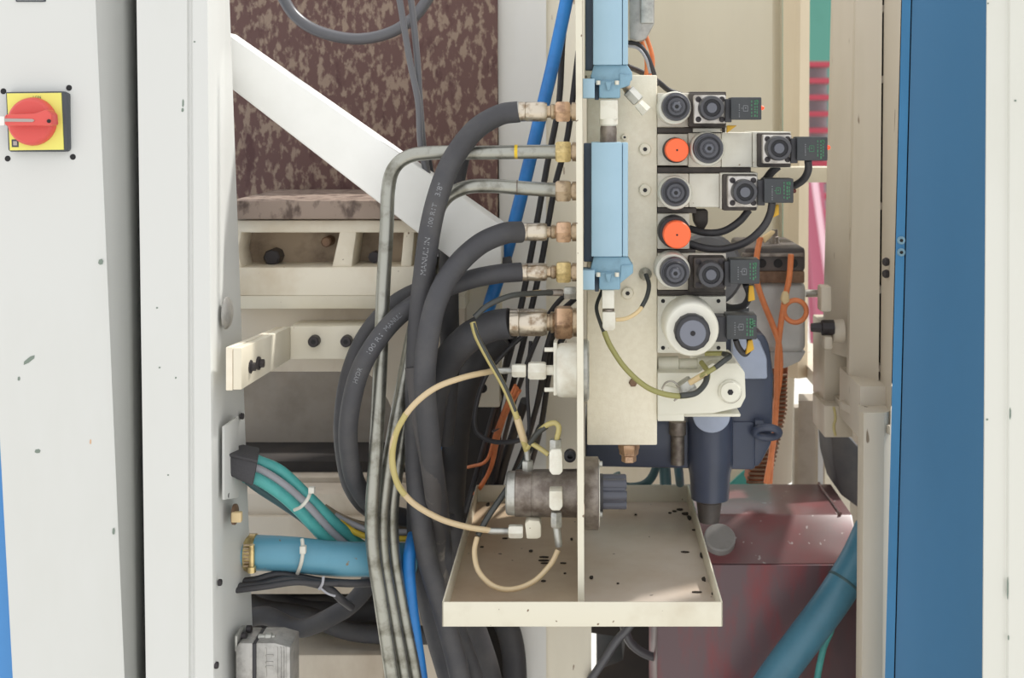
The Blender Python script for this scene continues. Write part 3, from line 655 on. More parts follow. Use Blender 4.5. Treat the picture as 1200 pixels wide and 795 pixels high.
# pump control body
v7 = thing('pump_controller', P(820, 494, YV), 'pale cream pump control casting with round end boss at the bottom of the stack', 'valve')
obj('body', G().poly([(770.5,437),(818,437),(834,426),(864,426),(873,437),(874,466),(868,478),(836,485),(770.5,487)], YV, .1, .002), 'pale_green_paint', v7)
obj('top_tube', G().lathe(P(771,427,YV+.03), XA, [(0,9*k(YV)),(.026,9.5*k(YV)),(.028,6*k(YV)),(.034,7*k(YV)),(.05,7*k(YV)),(.051,9*k(YV)),(.08,9*k(YV)),(.08,0)], 20), 'pale_green_paint', v7)
obj('lower_step', G().rect(770.5, 484, 802, 494, YV+.002, .08, .0015), 'pale_green_paint', v7)
obj('lower_step', G().rect(802, 485, 868, 489, YV+.02, .05, .0015), 'pale_green_paint', v7)
eb = obj('end_boss', G().lathe(P(856,460,YV-.006), YA, [(0,0),(0,11*k(YV)),(.001,12*k(YV)),(.002,12.2*k(YV)),(.003,13.8*k(YV)),(.010,14*k(YV))], 36), 'pale_green_paint', v7)
obj('socket', G().lathe(P(856,460,YV-.0066), YA, [(0,0),(0,3.6*k(YV)),(.001,3.6*k(YV))], 6), 'hex_dark', eb)
obj('groove', G().torus(P(856,460,YV-.003), YA, 12.6*k(YV), .0006, 40, 6), 'cast_iron', eb)
# dark strips put in for the shaded gaps between rows
for (y0, y1, x1, lb) in [(149.5,156.5,850,'dark gap strip between the first and second valves'),(196,203,880,'dark gap strip between the second and third valves'),(243.5,250,816,'dark gap strip between the third valve and the orange cap block'),(292.5,297,815,'dark gap strip under the large orange cap block'),(340.5,347,850,'black strip above the white-ringed valve')]:
    solo('gap_strip', G().rect(770.5, y0, x1, y1, YV+.006, .07, .0006), 'valve_dark', lb, 'strip', 'strips between valve rows')
# bright strips in the top gap
tg = solo('marking_tag', G().rect(812, 150.5, 846, 155, YV+.002, .003, .0004), 'valve_plain', 'small pale tag tucked under the topmost valve coil', 'tag')

# ================================================================== PUMP, MOTOR (rear right)
pm = thing('hydraulic_pump', P(830, 600, 1.86), 'dark navy hydraulic pump housing behind the tray', 'pump')
obj('rear_flange', G().poly([(850,388),(896,392),(902,405),(907,440),(905,520),(890,548),(850,550)], 1.80, .12, .006), 'navy_paint', pm)
obj('flange_highlight', G().poly([(858,398),(890,398),(899,420),(900,445),(858,445)], 1.785, .03, .004), 'pump_light', pm)  # reflected light on the navy flange, laid on as a paler shape
obj('lower_body', G().poly([(686,494),(886,494),(886,552),(686,548)], 1.796, .12, .006), 'navy_paint', pm)
obj('outlet', G().lathe(P(832,480,1.80), -ZA, [(0,27*k(1.8)),(.075,27*k(1.8)),(.09,24*k(1.8)),(.125,22*k(1.8)),(.125,0)], 32), 'navy_paint', pm)
obj('outlet_face', G().poly([(812,486)]+[(834+22*math.cos(t), 488+20*math.sin(t)) for t in [math.pi*(1-i/14) for i in range(15)]]+[(856,486)], 1.755, .012, .002), 'pump_light', pm)
obj('outlet_fitting', G().lathe(P(831,553,1.80), -ZA, [(0,19*k(1.8)),(.02,19*k(1.8)),(.021,17*k(1.8)),(.04,17*k(1.8)),(.042,15*k(1.8)),(.07,12*k(1.8)),(.07,0)], 20), 'terminal_dark', pm)
pi = obj('port', G().lathe(P(794,494,1.79), -ZA, [(0,10*k(1.8)),(.018,10*k(1.8)),(.02,8*k(1.8)),(.06,8*k(1.8)),(.06,0)], 16), 'cast_iron', pm)
eye = thing('eye_bolt', P(898, 520, 1.79), 'dark ring eye bolt on the right flank of the navy pump', 'bolt')
obj('ring', G().torus(P(899,507,1.785), Vector((.1,.75,.65)), 13*k(1.79), 4.6*k(1.79), 32, 12, .75, 1.05), 'navy_paint', eye)
obj('shank', G().lathe(P(884,498,1.80), XA, [(0,8*k(1.8)),(.012,7*k(1.8)),(.012,0)], 14), 'navy_paint', eye)
mt_ = thing('electric_motor', P(900, 460, 2.1), 'grey electric motor barrel with dark terminal block on top', 'motor')
Ym = 1.99
obj('barrel', G().rect(858, 330, 945, 414, Ym, .2, .012, 4), 'motor_grey', mt_)
obj('foot_curve', G().poly([(858,412),(945,412),(938,424),(920,432),(870,434)], Ym+.01, .15, .003), 'motor_grey', mt_)
obj('terminal_block', G().rect(866, 318, 943, 332, Ym-.01, .2, .002), 'rusty_ring', mt_)
tb = obj('terminal_cover', G().rect(872, 290, 944, 319, Ym-.01, .18, .006), 'terminal_dark', mt_)
for x in (893, 912, 930):
    obj('terminal_hole', G().lathe(P(x,309,Ym-.0115), YA, [(0,0),(0,5*k(Ym)),(.003,5.6*k(Ym))], 14), 'hole_black', tb)
obj('terminal_ridge', G().rect(870, 297, 942, 301, Ym-.016, .01, .001), 'cast_iron', tb)
obj('cable_gland', G().lathe(P(908,291,Ym+.05), ZA, [(0,6*k(Ym)),(.018,5*k(Ym)),(.019,3.5*k(Ym)),(.03,3.5*k(Ym)),(.03,0)], 10), 'cast_iron', mt_)
obj('shaft', G().lathe(P(944,344,Ym+.06), XA, [(0,4.6*k(Ym)),(.03,4.6*k(Ym)),(.03,0)], 16), 'steel', mt_)
cw_ = solo('coupling_cover', G().lathe(P(828,318,1.86), YA, [(0,0),(0,40*k(1.86)),(.006,44*k(1.86)),(.06,44*k(1.86))], 40), 'cable_grey', 'dark grey round cover partly hidden behind the fifth valve', 'cover')
solo('bell_housing', G().poly([(812,398),(872,398),(872,440),(812,440)], 1.83, .05, .004), 'white_mark', 'bright pale housing glimpsed between valve and pump', 'housing')
# orange ribbed coil
oc = thing('ribbed_conduit', P(895, 566, 2.05), 'orange-brown ribbed conduit hanging behind the pump', 'conduit')
obj('core', G().poly([(893,430),(924,430),(921,480),(902,568),(876,568),(890,480)], 2.07, .05, .003), 'orange_coil', oc)
for i in range(26):
    y = 440+i*5; t = max(0,(y-480)/88); x0 = 896-t*22; x1 = 922-t*20
    obj('rib', G().tube(px_path([(x0,y,2.066),((x0+x1)/2,y+.5,2.06),(x1,y,2.066)]), .0022, 8, 4), 'rusty_ring', oc)

# red machine base
rb = thing('red_plinth', P(900, 900, 2.0), 'worn dark red painted plinth of the machine with chamfered front edge', 'plinth')
ztop = P(0,603,2.02).z; zch = P(0,662,1.95).z; xa, xb = P(770,0,1.95).x, P(1010,0,1.95).x
obj('top', G().prism([(xa,2.02,ztop),(xa,2.19,ztop),(xa,2.19,zch),(xa,1.951,zch)], (xb-xa,0,0), .003), 'red_top', rb)
obj('front', G().box(xa, xb, 1.95, 2.19, .02, zch-.0003, .003), 'red_base', rb)
obj('edge_highlight', G().tube([P(985,603,2.018)+ZA*.001, (P(985,603,2.02).x-.003,2.19,ztop+.001)], .0025, 10, 4), 'red_top', rb)  # raised line put in for the highlight running along the top
dc = P(843.5,631,1.975); nrm = Vector((0,-(ztop-zch),(2.02-1.951)*1.0)).normalized()
solo('round_cover', G().lathe(dc+nrm*.0, nrm, [(-.02,18.5*k(1.96)),(.002,18.5*k(1.96)),(.004,17*k(1.96)),(.004,0)], 36), 'disc_grey', 'round grey cover disc on the red machine base', 'cover')
fs = thing('frame_stand', P(850, 1100, 2.52), 'pale beige stand glimpsed under the pump behind the tray', 'stand')
obj('frame', G().poly([(690,520),(905,520),(905,1100),(800,1100),(800,600),(690,600)], 2.5, .05), 'cream_pale', fs)
obj('green_patch', G().poly([(852,570),(872,552),(880,549),(895,549),(895,570)], 2.495, .01), 'cable_teal', fs)
solo('under_tank', G().poly([(692,733),(800,733),(800,900),(700,900),(700,786),(730,774),(733,748),(692,742)], 2.3, .2), 'dark_backing', 'dark tank under the tray, widened in black to cover bright floor', 'tank')  # black shape widened and notched so only a patch of bright floor shows

# ================================================================== REGULATOR AND GAUGE ON THE PLATE
rg = thing('pressure_regulator', P(650, 606, 1.575), 'cast iron cylindrical pressure regulator with black knob through the plate', 'regulator')
YR = 1.575; q = k(YR); ax = P(605,578,YR)
obj('body', G().lathe(P(604,578,YR), XA, [(0,26*q),(.001,27*q),(.02,27*q),(.0205,26.4*q),(.022,26.4*q),(.0225,27*q),((676-604)*q,27.5*q),((676-604)*q,0)], 40), 'cast_iron', rg)
obj('end_cap', G().lathe(P(593.5,578,YR), XA, [(0,0),(0,23*q),(.002,25*q),(.011,25.5*q),(.0115,0)], 40), 'galvanized', rg)
fl = obj('flange', G().lathe(P(685,578,YR), XA, [(0,41*q),(.001,41.5*q),(15.5*q,41.5*q),(16.5*q,40*q),(16.5*q,0)], 48), 'cast_iron', rg)
obj('trim_ring', G().lathe(P(701,578,YR), XA, [(0,38*q),(1.6*q,38*q),(1.6*q,0)], 48), 'fitting_white', rg)
for y in (544, 603):
    obj('bolt', G().lathe(P(702.5,y,YR-.018), XA, [(0,3.4*q),(3*q,3.4*q),(3.6*q,2*q),(3.6*q,0)], 10), 'galvanized', rg)
obj('knob_base', G().lathe(P(702.5,578,YR), XA, [(0,22*q),(4*q,22*q),(4*q,0)], 20), 'black_plastic', rg)
kg = G(); kg.lathe(P(706,577,YR), XA, [(0,17*q),(26*q,17*q),(27*q,16*q),(27*q,0)], 24)
for i in range(7):
    t = i*math.pi*2/7+.25; kg.lathe(P(706,577,YR)+Vector((0,math.sin(t)*14.5*q,math.cos(t)*14.5*q)), XA, [(0,6.2*q),(26.5*q,6.2*q),(28*q,5*q),(28*q,0)], 14)
obj('knob', kg, 'regulator_knob', rg)
def hexfit(par, name, p0, p1, r, m, Y, n=6, both=True):
    a, b = P(p0[0],p0[1],Y), P(p1[0],p1[1],Y); L_ = (b-a).length; r *= k(Y)
    return obj(name, G().lathe(a, b-a, [(0,0),(0,r*.86),(L_*.12,r),(L_*.88,r),(L_,r*.86),(L_,0)], n, phase=math.pi/6 if n == 6 else 0), m, par)
Yq = 1.54
obj('elbow', G().poly([(643.5,531),(646,527),(657,527),(659,531),(659.5,553),(656,557),(647,557),(643.5,552)], Yq-.01, .022, .0015), 'fitting_white', rg)
hexfit(rg, 'elbow_nut', (651,528), (651,515), 7.6, 'galvanized', Yq)
obj('elbow', G().poly([(643.5,576),(659,576),(659.5,594),(656,599),(647,599),(643.5,595)], Yq-.01, .022, .0015), 'fitting_white', rg)
hexfit(rg, 'elbow_nut', (652,600), (652,618), 7.2, 'galvanized', Yq)
hexfit(rg, 'stem', (652,616), (655,641), 4.4, 'galvanized', Yq, 14)
obj('elbow', G().poly([(615,614),(620,610),(632,611),(634,616),(634,630),(630,632),(617,632)], Yq+.01, .022, .0015), 'tray_paint', rg)
hexfit(rg, 'elbow_nut', (596,623), (613,623), 8, 'fitting_white', Yq+.02)
hexfit(rg, 'hose_sleeve', (572,622.5), (597,623), 3.8, 'galvanized', Yq+.02, 14)
hexfit(rg, 'top_fitting', (618.5,552), (618.5,540), 7, 'galvanized', YR)
hexfit(rg, 'top_stem', (618.5,541), (617,520), 3.6, 'galvanized', YR, 14)
# bolt head on plate above the regulator
solo('plug_screw', G().lathe(P(668,533,1.60), -YA, [(0,7*k(1.6)),(.01,7*k(1.6)),(.011,5.5*k(1.6)),(.011,3*k(1.6)),(.004,2.6*k(1.6)),(.004,0)], 20), 'black_plastic', 'small black round plug above the regulator beside the plate', 'plug')

gz = thing('pressure_gauge', P(660, 466, 1.57), 'white round pressure gauge seen from the side, mounted through the plate', 'gauge')
YG = 1.57; q = k(YG)
obj('case', G().lathe(P(652,434,YG), XA, [(0,27*q),(.002,30*q),(.006,31.5*q),((676-652)*q,32*q),((676-652)*q,0)], 44), 'fitting_white', gz)
obj('bezel', G().lathe(P(684,434,YG), XA, [(0,36*q),(4.2*q,36*q),(6.4*q,33*q),(6.4*q,0)], 48), 'galvanized', gz)
obj('bracket', G().rect(648.5, 402, 653, 464, YG-.012, .024, .001), 'fitting_white', gz)
for y in (410, 457):
    obj('stud', G().lathe(P(638,y,YG-.006), XA, [(0,0),(0,2.6*q),(.032,2.6*q),(.032,0)], 12), 'fitting_white', gz)
    obj('nut', G().lathe(P(656,y,YG-.006), XA, [(0,5.5*q),(.006,5.5*q),(.006,0)], 6), 'fitting_white', gz)
hexfit(gz, 'stem', (638,434), (653,434), 6, 'fitting_white', YG, 14)
hexfit(gz, 'adapter_nut', (619,434.5), (640,434.5), 11, 'fitting_white', YG)
hexfit(gz, 'hose_nut', (600,434.5), (616.5,434.5), 8.2, 'fitting_white', YG)
hexfit(gz, 'tube_sleeve', (576,435), (601,434.5), 3.8, 'galvanized', YG, 14)

# ================================================================== HOSES AND PIPES
YH = 1.60
def hose_end(par, y, x0, x1, rf, xn0, xn1, rn, nutmat, Y=YH, fer='ferrule_metal'):
    q = k(Y)
    obj('ferrule', G().lathe(P(x0,y,Y), XA, [(0,rf*.92*q),(.001,rf*q),((x1-x0)*q*.25,rf*q),((x1-x0)*q*.27,rf*.95*q),((x1-x0)*q*.30,rf*q),((x1-x0)*q*.9,rf*q),((x1-x0)*q,rf*.9*q),((x1-x0)*q,0)], 28), fer, par)
    obj('nipple', G().lathe(P(x1,y,Y), XA, [(0,rf*.62*q),((xn0-x1)*q*.4,rf*.62*q),((xn0-x1)*q*.5,rf*.78*q),((xn0-x1)*q*.8,rf*.78*q),((xn0-x1)*q+.002,rf*.6*q),((xn0-x1)*q+.002,0)], 20), 'bronze_nut', par)
    nut_(par, y, xn0, xn1, rn, nutmat, Y)
def nut_(par, y, xn0, xn1, rn, nutmat, Y=YH):
    q = k(Y); L_ = (xn1-xn0)*q
    obj('nut', G().lathe(P(xn0,y,Y), XA, [(0,0),(0,rn*.86*q),(L_*.14,rn*q),(L_*.86,rn*q),(L_,rn*.88*q),(L_,0)], 6, phase=math.pi/6), nutmat, par)
    obj('bulkhead_stem', G().lathe(P(xn1,y,Y), XA, [(0,rn*.62*q),((672-xn1)*q*.4,rn*.62*q),((672-xn1)*q*.5,rn*.82*q),((676-xn1)*q,rn*.82*q),((676-xn1)*q,0)], 18), 'bronze_nut', par)
def hose(label, path, r, m='rubber', end=None, text=None, name='hydraulic_hose', cat='hose', group='black hydraulic hoses', n=18):
    pts = px_path(path); Y0 = path[0][2]
    t = thing(name, pts[-1], label, cat, group)
    h = obj('hose', G().tube(pts, r*k(Y0), n, 10), m, t)
    if end: hose_end(t, *end)
    if text:
        for s_, st_, sz in text: obj('lettering', hose_text(s_, pts, r*k(Y0), st_, sz, True), 'print_grey', h)
    return t
# H1 top hose with lettering
h1 = [(608,131,1.60),(585,135,1.60),(556,153,1.59),(530,188,1.575),(514,228,1.565),(503,275,1.565),(496,330,1.572),(491,380,1.574),(488,430,1.59),(487,470,1.62),(488,560,1.63),(500,650,1.64),(520,720,1.65),(540,800,1.65),(548,880,1.65)]
hose('black hydraulic hose with white lettering curving down from the topmost fitting', h1, 12.6, 'rubber', (131,607,641,11.5,651,668,13.5,'copper_nut'))
_pts = px_path(h1); _c = spline(_pts, 16)
def len_to(py):
    acc = 0
    for a, b in zip(_c[::-1], _c[::-1][1:]):
        acc += (b-a).length
        if VY+(ZC-b.z)/b.y*F < py: return acc
    return acc
hobj = [o for o in bpy.data.objects if o.name == 'hose'][0]
for s_, py, sz in (('MANULI IN', 322, .0095), ('100 R1T', 266, .0085), ('3/8"', 231, .0095)):
    obj('lettering', hose_text(s_, _pts, 12.6*k(1.6), len_to(py), sz, True), 'print_grey', hobj)
obj('ferrule_ring', G().lathe(P(605,131,YH), XA, [(0,12*k(YH)),(.003,12*k(YH)),(.003,0)], 28), 'galvanized', hobj.parent)
hose('black hydraulic hose from the fourth fitting looping down in front', [(611,272,1.60),(590,274,1.59),(560,288,1.58),(530,318,1.56),(510,358,1.543),(500,410,1.538),(498,460,1.543),(505,530,1.575),(513,590,1.64),(518,640,1.70),(530,720,1.75),(556,800,1.76),(566,880,1.76)], 12.6, 'rubber', (272,610,641,10.5,652,669,13.5,'copper_nut'))
h3 = [(611,319,1.60),(585,321,1.595),(550,328,1.60),(510,343,1.604),(470,368,1.592),(440,402,1.567),(420,440,1.57),(409,490,1.58),(409,530,1.60),(418,568,1.63),(440,595,1.68),(480,608,1.72),(530,612,1.74)]
hose('black hydraulic hose with worn lettering from the brass nut swinging far left', h3, 11.2, 'rubber', (319,610,641,10.5,652,669,13.5,'brass'))
hobj = [o for o in bpy.data.objects if o.name.startswith('hose') and o.type == 'MESH'][-1]
_pts = px_path(h3); _c = spline(_pts, 16)
for s_, py, sz in (('HYDR', 446, .008), ('100 R1', 415, .0085), ('MANULI', 392, .0085)):
    obj('lettering', hose_text(s_, _pts, 11.2*k(1.6), len_to(py), sz, True), 'print_grey', hobj)
hose('plain black hose running just behind the far-left swinging hose', [(600,309,1.67),(560,317,1.67),(510,332,1.67),(463,354,1.66),(428,392,1.65),(408,440,1.64),(400,495,1.64),(403,540,1.66),(413,575,1.68),(436,600,1.72),(480,613,1.77)], 9, 'rubber')
hose('thick black hose from the largest crimped ferrule beside the gauge', [(598,379,1.60),(575,383,1.605),(548,397,1.61),(525,423,1.64),(509,460,1.663),(500,520,1.675),(494,580,1.685),(496,650,1.695),(512,730,1.70),(532,800,1.70),(550,870,1.70)], 18, 'rubber', (378,597,641,16,650,671,20.5,'copper_nut'))
hose('thick dark hose hanging between the front hoses and the tray', [(590,395,1.74),(563,420,1.74),(545,455,1.76),(536,500,1.78),(531,560,1.81),(528,620,1.84),(531,680,1.88),(556,740,1.90),(574,800,1.90),(580,870,1.90)], 16, 'rubber_dark')
hose('dark upright hose behind the bent steel tube', [(545,160,1.68),(533,215,1.68),(527,280,1.68),(526,350,1.68),(527,430,1.69),(520,520,1.70)], 11.5, 'rubber_dark')
hose('worn black hose with whitish scuffs in the centre of the hanging bundle', [(486,430,1.585),(494,490,1.58),(505,550,1.59),(512,610,1.66),(516,660,1.71),(523,720,1.72),(541,800,1.73),(552,870,1.73)], 11.5, 'rubber_worn')
hose('black hose curving down behind the tray bottom', [(570,690,1.985),(592,730,1.975),(602,770,1.975),(604,840,1.975)], 14, 'rubber_dark')
# lower recess hoses
hose('fat black hose crossing the lower recess from the left, lowest', [(270,732,1.84),(310,722,1.84),(350,737,1.82),(390,722,1.80),(420,700,1.79),(450,655,1.80)], 10.5, 'rubber_dark')
hose('fat black hose running level through the lower recess', [(280,700,1.92),(310,714,1.92),(360,722,1.92),(420,742,1.92),(520,745,1.92)], 10.5, 'rubber_dark')
hose('dark hose at the back of the lower recess', [(300,690,1.98),(340,712,1.98),(400,718,1.98),(520,712,1.98)], 12, 'rubber_dark')

def pipe(label, path, r, end=None, name='steel_tube'):
    pts = px_path(path); t = thing(name, pts[-1], label, 'pipe', 'bent steel tubes')
    tb_ = obj('tube', G().tube(pts, r*k(path[0][2]), 18, 10), 'steel_tube', t)
    if end: nut_(t, *end)
    return t, tb_
t1, tb1 = pipe('bent steel tube from the second fitting with a yellow paint mark, outermost bend', [(655,178,1.60),(620,178,1.60),(560,179,1.60),(510,179,1.60),(480,183,1.60),(462,197,1.60),(455,222,1.60),(453,270,1.60),(449,340,1.60),(446,420,1.60),(441,520,1.60),(436,600,1.60),(438,650,1.60),(447,710,1.60),(460,800,1.60),(470,880,1.60)], 8.3, (178,651,669,13.8,'brass'))
obj('paint_mark', G().lathe(P(603,178,1.60), XA, [(0,8.5*k(1.6)),(.004,8.5*k(1.6)),(.004,0)], 20), 'mark_yellow', tb1)
t2, tb2 = pipe('bent steel tube from the third fitting with a dark band', [(655,223,1.60),(620,221,1.60),(575,218,1.60),(545,220,1.60),(522,233,1.605),(510,256,1.615),(503,290,1.627),(492,350,1.642),(478,420,1.637),(463,500,1.62),(453,560,1.62),(448,610,1.62),(450,660,1.62),(460,720,1.62),(474,800,1.62),(484,880,1.62)], 8.3, (224,651,669,13.8,'bronze_nut'))
obj('band', G().lathe(P(605.5,220,1.60), XA, [(0,8.9*k(1.6)),(.0015,8.9*k(1.6)),(.0015,0)], 20), 'cast_iron', tb2)
pipe('third steel tube at the right of the lower tube bundle', [(508,300,1.69),(500,350,1.68),(488,420,1.65),(475,490,1.645),(465,550,1.64),(459,600,1.64),(461,650,1.64),(471,715,1.64),(487,800,1.64),(496,880,1.64)], 8.0)

# blue hoses
def cable(label, path, r, m, name='cable', cat='cable', group=None, n=10, sub=8): return solo(name, G().tube(px_path(path), r*k(path[0][2]), n, sub), m, label, cat, group)
cable('bright blue air hose running down behind the fittings', [(694,-165,1.74),(676,-60,1.71),(664,0,1.70),(648,75,1.70),(630,150,1.70),(612,225,1.70),(594,295,1.70),(576,350,1.71),(561,400,1.80),(540,460,1.85),(520,520,1.86),(500,580,1.80)], 7.6, 'blue_hose', 'air_hose', 'hose', None, 16)
cable('blue air hose at the bottom beside the steel tubes', [(500,580,1.80),(490,612,1.72),(482,640,1.66),(479,668,1.65),(483,720,1.65),(494,800,1.65),(500,860,1.65)], 7.2, 'blue_hose', 'air_hose', 'hose', None, 16)
# cables at top left
cable('thick grey cable looping in front of the rusty platen at the top', [(312,-165,1.80),(322,-40,1.80),(336,5,1.80),(360,30,1.80),(395,43,1.80),(430,45,1.80),(466,34,1.80),(495,8,1.80),(514,-40,1.80),(520,-165,1.80)], 6.8, 'cable_grey', 'cable', 'cable', None, 14)
cable('dark cable hanging from the top, left of the pair', [(448,-165,1.66),(462,-40,1.66),(470,10,1.66),(480,70,1.66),(490,120,1.66),(493,170,1.66),(503,215,1.66),(512,250,1.67),(520,310,1.68)], 3.8, 'cable_grey', 'cable', 'cable', 'hanging pair of dark cables')
cable('dark cable hanging from the top, right of the pair', [(464,-165,1.67),(476,-40,1.67),(483,10,1.67),(489,70,1.67),(492,120,1.67),(497,180,1.67),(507,235,1.67),(515,300,1.68)], 3.8, 'cable_grey', 'cable', 'cable', 'hanging pair of dark cables')
cable('black cable dropping behind the lettered hose', [(500,180,1.70),(512,250,1.70),(518,320,1.70),(510,400,1.70)], 4.5, 'cable_black')
# bundle of black cables behind the fittings
CB = 'black cables behind the fittings'
bundle = [
 ([(684,-165,1.76),(672,-40,1.73),(660,40,1.73),(655,120,1.73),(640,200,1.73),(622,300,1.73),(604,390,1.73),(585,460,1.73),(560,550,1.73),(545,600,1.73)], 3.6, 'long black cable just right of the blue hose, full height'),
 ([(678,60,1.74),(665,160,1.74),(650,220,1.74),(634,310,1.74),(616,390,1.74),(596,470,1.74),(575,540,1.74),(560,600,1.74)], 3.6, 'second long black cable from the blue hose'),
 ([(672,340,1.66),(656,352,1.66),(640,375,1.66),(620,420,1.66),(600,480,1.66),(585,540,1.66),(575,590,1.66)], 3, 'thin black cable curving from under the small fitting'),
 ([(674,350,1.68),(655,370,1.68),(640,410,1.68),(632,460,1.68),(620,510,1.68),(600,560,1.68)], 3.2, 'black cable bending beside the gauge bracket'),
 ([(650,380,1.69),(640,430,1.69),(628,480,1.69),(612,530,1.69),(590,580,1.69)], 3.6, 'black cable dropping beside the gauge nut'),
 ([(632,380,1.70),(600,405,1.70),(570,440,1.70),(557,480,1.70),(558,505,1.69),(575,517,1.68),(600,518,1.66),(620,512,1.65)], 2.8, 'black cable looping left below the thick hose'),
 ([(660,395,1.70),(645,430,1.70),(634,500,1.70),(618,560,1.70),(606,600,1.70)], 3.6, 'black cable nearest the column edge'),
 ([(622,400,1.71),(618,450,1.71),(620,500,1.70),(618,540,1.69)], 2.2, 'thin upright black cable above the regulator'),
 ([(600,395,1.75),(585,470,1.75),(572,540,1.75),(560,600,1.75)], 4.4, 'thicker black cable at the left of the cable bundle'),
 ([(615,470,1.75),(592,540,1.75),(578,600,1.75)], 5.5, 'thick black cable low in the bundle beside orange wires'),
]
def recede(path, y0=400, y1=565, Yend=1.972):
    out = []
    for x, y, Y in path:
        t = min(1, max(0, (y-y0)/(y1-y0))); out.append((x, y, Y+(Yend-Y)*t))
    return out
for pth, r, lb in bundle: cable(lb, recede(pth) if pth[-1][1] > 555 else pth, r, 'cable_black', group=CB)
cable('black air tube crossing down into the tray past the regulator', [(633,500,1.64),(614,540,1.60),(595,572,1.58),(572,606,1.57),(560,628,1.56)], 3.4, 'tube_dark', 'air_tube', 'tube')
for i, (x0, x1, lb) in enumerate(((604,548,'leftmost of the orange wires'),(606,556,'middle one of the orange wires'),(609,559,'rightmost of the orange wires'))):
    cable(lb+' behind the yellow tube', recede([(x0,452+i*3,1.72),(x0-14,482,1.71),(x0-24,510,1.70),((x0+x1)/2-6-i,540-i*2+(30 if i else 0)*.4,1.69),(x1,548 if i == 0 else 580,1.69)], 455, 560, 1.95), 2.2, 'orange_cable', 'wire', 'wire', 'orange wires')
solo('cable_tie', G().torus(P(582,503,1.815), Vector((.5,0,-.85)), 6*k(1.7), .0012, 20, 6), 'cable_grey', 'grey tie holding the orange wires together', 'cable tie')

# lubrication tubes
def lube(label, path, r, m, extra=None, name='air_tube'):
    pts = px_path(path); t = thing(name, pts[0], label, 'tube', 'thin plastic tubes')
    obj('tube', G().tube(pts, r*k(path[0][2]), 12, 10), m, t)
    for (p2, r2, m2, nm) in (extra or []): obj(nm, G().tube(px_path(p2), r2*k(p2[0][2]), 12, 8), m2, t)
    return t
lube('yellowish clear tube looping from the gauge down to the regulator', [(578,435,1.57),(545,442,1.535),(510,455,1.515),(482,478,1.51),(464,508,1.515),(459,535,1.525),(464,562,1.53),(482,588,1.54),(515,608,1.55),(548,618,1.555),(574,622,1.56)], 3.5, 'tube_clear',
     [([(476,485,1.510),(465,506,1.514),(460,530,1.522),(461,550,1.525),(466,568,1.53),(474,580,1.535)], 3.7, 'tube_yellow', 'sleeve')])
lube('dark striped tube from the small fitting dropping past the gauge tube', [(650,343,1.60),(625,344,1.59),(598,347,1.575),(572,358,1.565),(556,372,1.56)], 3.3, 'tube_dark',
     [([(554,378,1.56),(559,395,1.555),(572,420,1.55),(590,452,1.55),(604,485,1.555),(613,515,1.565),(617,528,1.575)], 3.6, 'tube_yellow', 'lower_tube'),
      ([(555,379,1.558),(561,396,1.552),(574,421,1.547),(592,453,1.547),(604,482,1.552)], 2.0, 'tube_dark', 'stripe'),
      ([(634,343,1.596),(616,345,1.588)], 3.5, 'tan_tape', 'tape'), ([(606,490,1.556),(612,510,1.563),(615,520,1.57)], 4.4, 'tube_clear', 'tape')])
sf = thing('small_fitting', P(658, 350, 1.60), 'small steel push fitting between the brass nut and the big ferrule', 'fitting')
hexfit(sf, 'sleeve', (640,343), (660,343), 4, 'cast_iron', 1.60, 14); hexfit(sf, 'nut', (661,343.5), (675,343.5), 8, 'galvanized', 1.60)
lube('short yellow tube arching over to the top regulator elbow', [(618,525,1.57),(628,510,1.56),(640,499,1.55),(650,496,1.545),(655,502,1.54),(652,517,1.54)], 3.2, 'tube_yellow',
     [([(621,520,1.566),(630,508,1.557),(640,500,1.55)], 3.4, 'tube_dark', 'sleeve'), ([(622,519,1.566),(633,526,1.56),(643,533,1.556)], 3.0, 'tube_yellow', 'branch')])
lube('yellow tube loop lying in the drip tray', [(559,630,1.56),(556,648,1.55),(561,670,1.535),(578,687,1.525),(600,691,1.525),(625,682,1.53),(645,662,1.54),(654,645,1.545)], 3.1, 'tube_clear')
lube('olive yellow tube swinging from the white tee to the pump controller', [(708,389,1.565),(716,407,1.56),(734,433,1.555),(760,455,1.55),(790,464,1.55),(815,461,1.56),(827,448,1.575),(829,436,1.59),(822,425,1.61)], 3.3, 'tube_green',
     [([(706,340,1.60),(699,360,1.585),(704,380,1.57),(709,392,1.563)], 2.2, 'tube_dark', 'upper_tube'),
      ([(797,464,1.549),(815,461,1.558),(826,450,1.571),(829,438,1.585)], 3.5, 'tube_dark', 'sleeve')])
lube('short clear tube from the white tee to the manifold port', [(722,375,1.57),(735,373,1.568),(749,364,1.57),(758,348,1.585),(760,334,1.60),(757,322,1.612)], 2.4, 'tan_tape',
     [([(752,360,1.572),(758,348,1.583),(760.5,334,1.598),(757,322,1.610)], 2.7, 'tube_dark', 'sleeve')])
lube('olive tube bent through the steel nut on the pump controller', [(812,447,1.585),(825,439,1.58),(838,431,1.58),(850,422,1.585),(855,417,1.595),(848,414.5,1.61),(826,414.5,1.615)], 3.0, 'tube_green',
     [([(838,431,1.578),(850,422,1.583),(855,417.5,1.593),(848,415,1.608)], 3.2, 'tube_dark', 'sleeve'), ([(808,449,1.585),(820,442,1.582),(828,437.5,1.58)], 3.5, 'tan_tape', 'tape')])
ng = thing('angled_nut', P(802, 462, 1.59), 'angled steel hex nut with wire clip on the pump controller', 'fitting')
hexfit(ng, 'nut', (796,459), (812,448), 9.5, 'galvanized', 1.592); hexfit(ng, 'elbow', (776,458), (797,463), 8, 'pale_green_paint', 1.605)
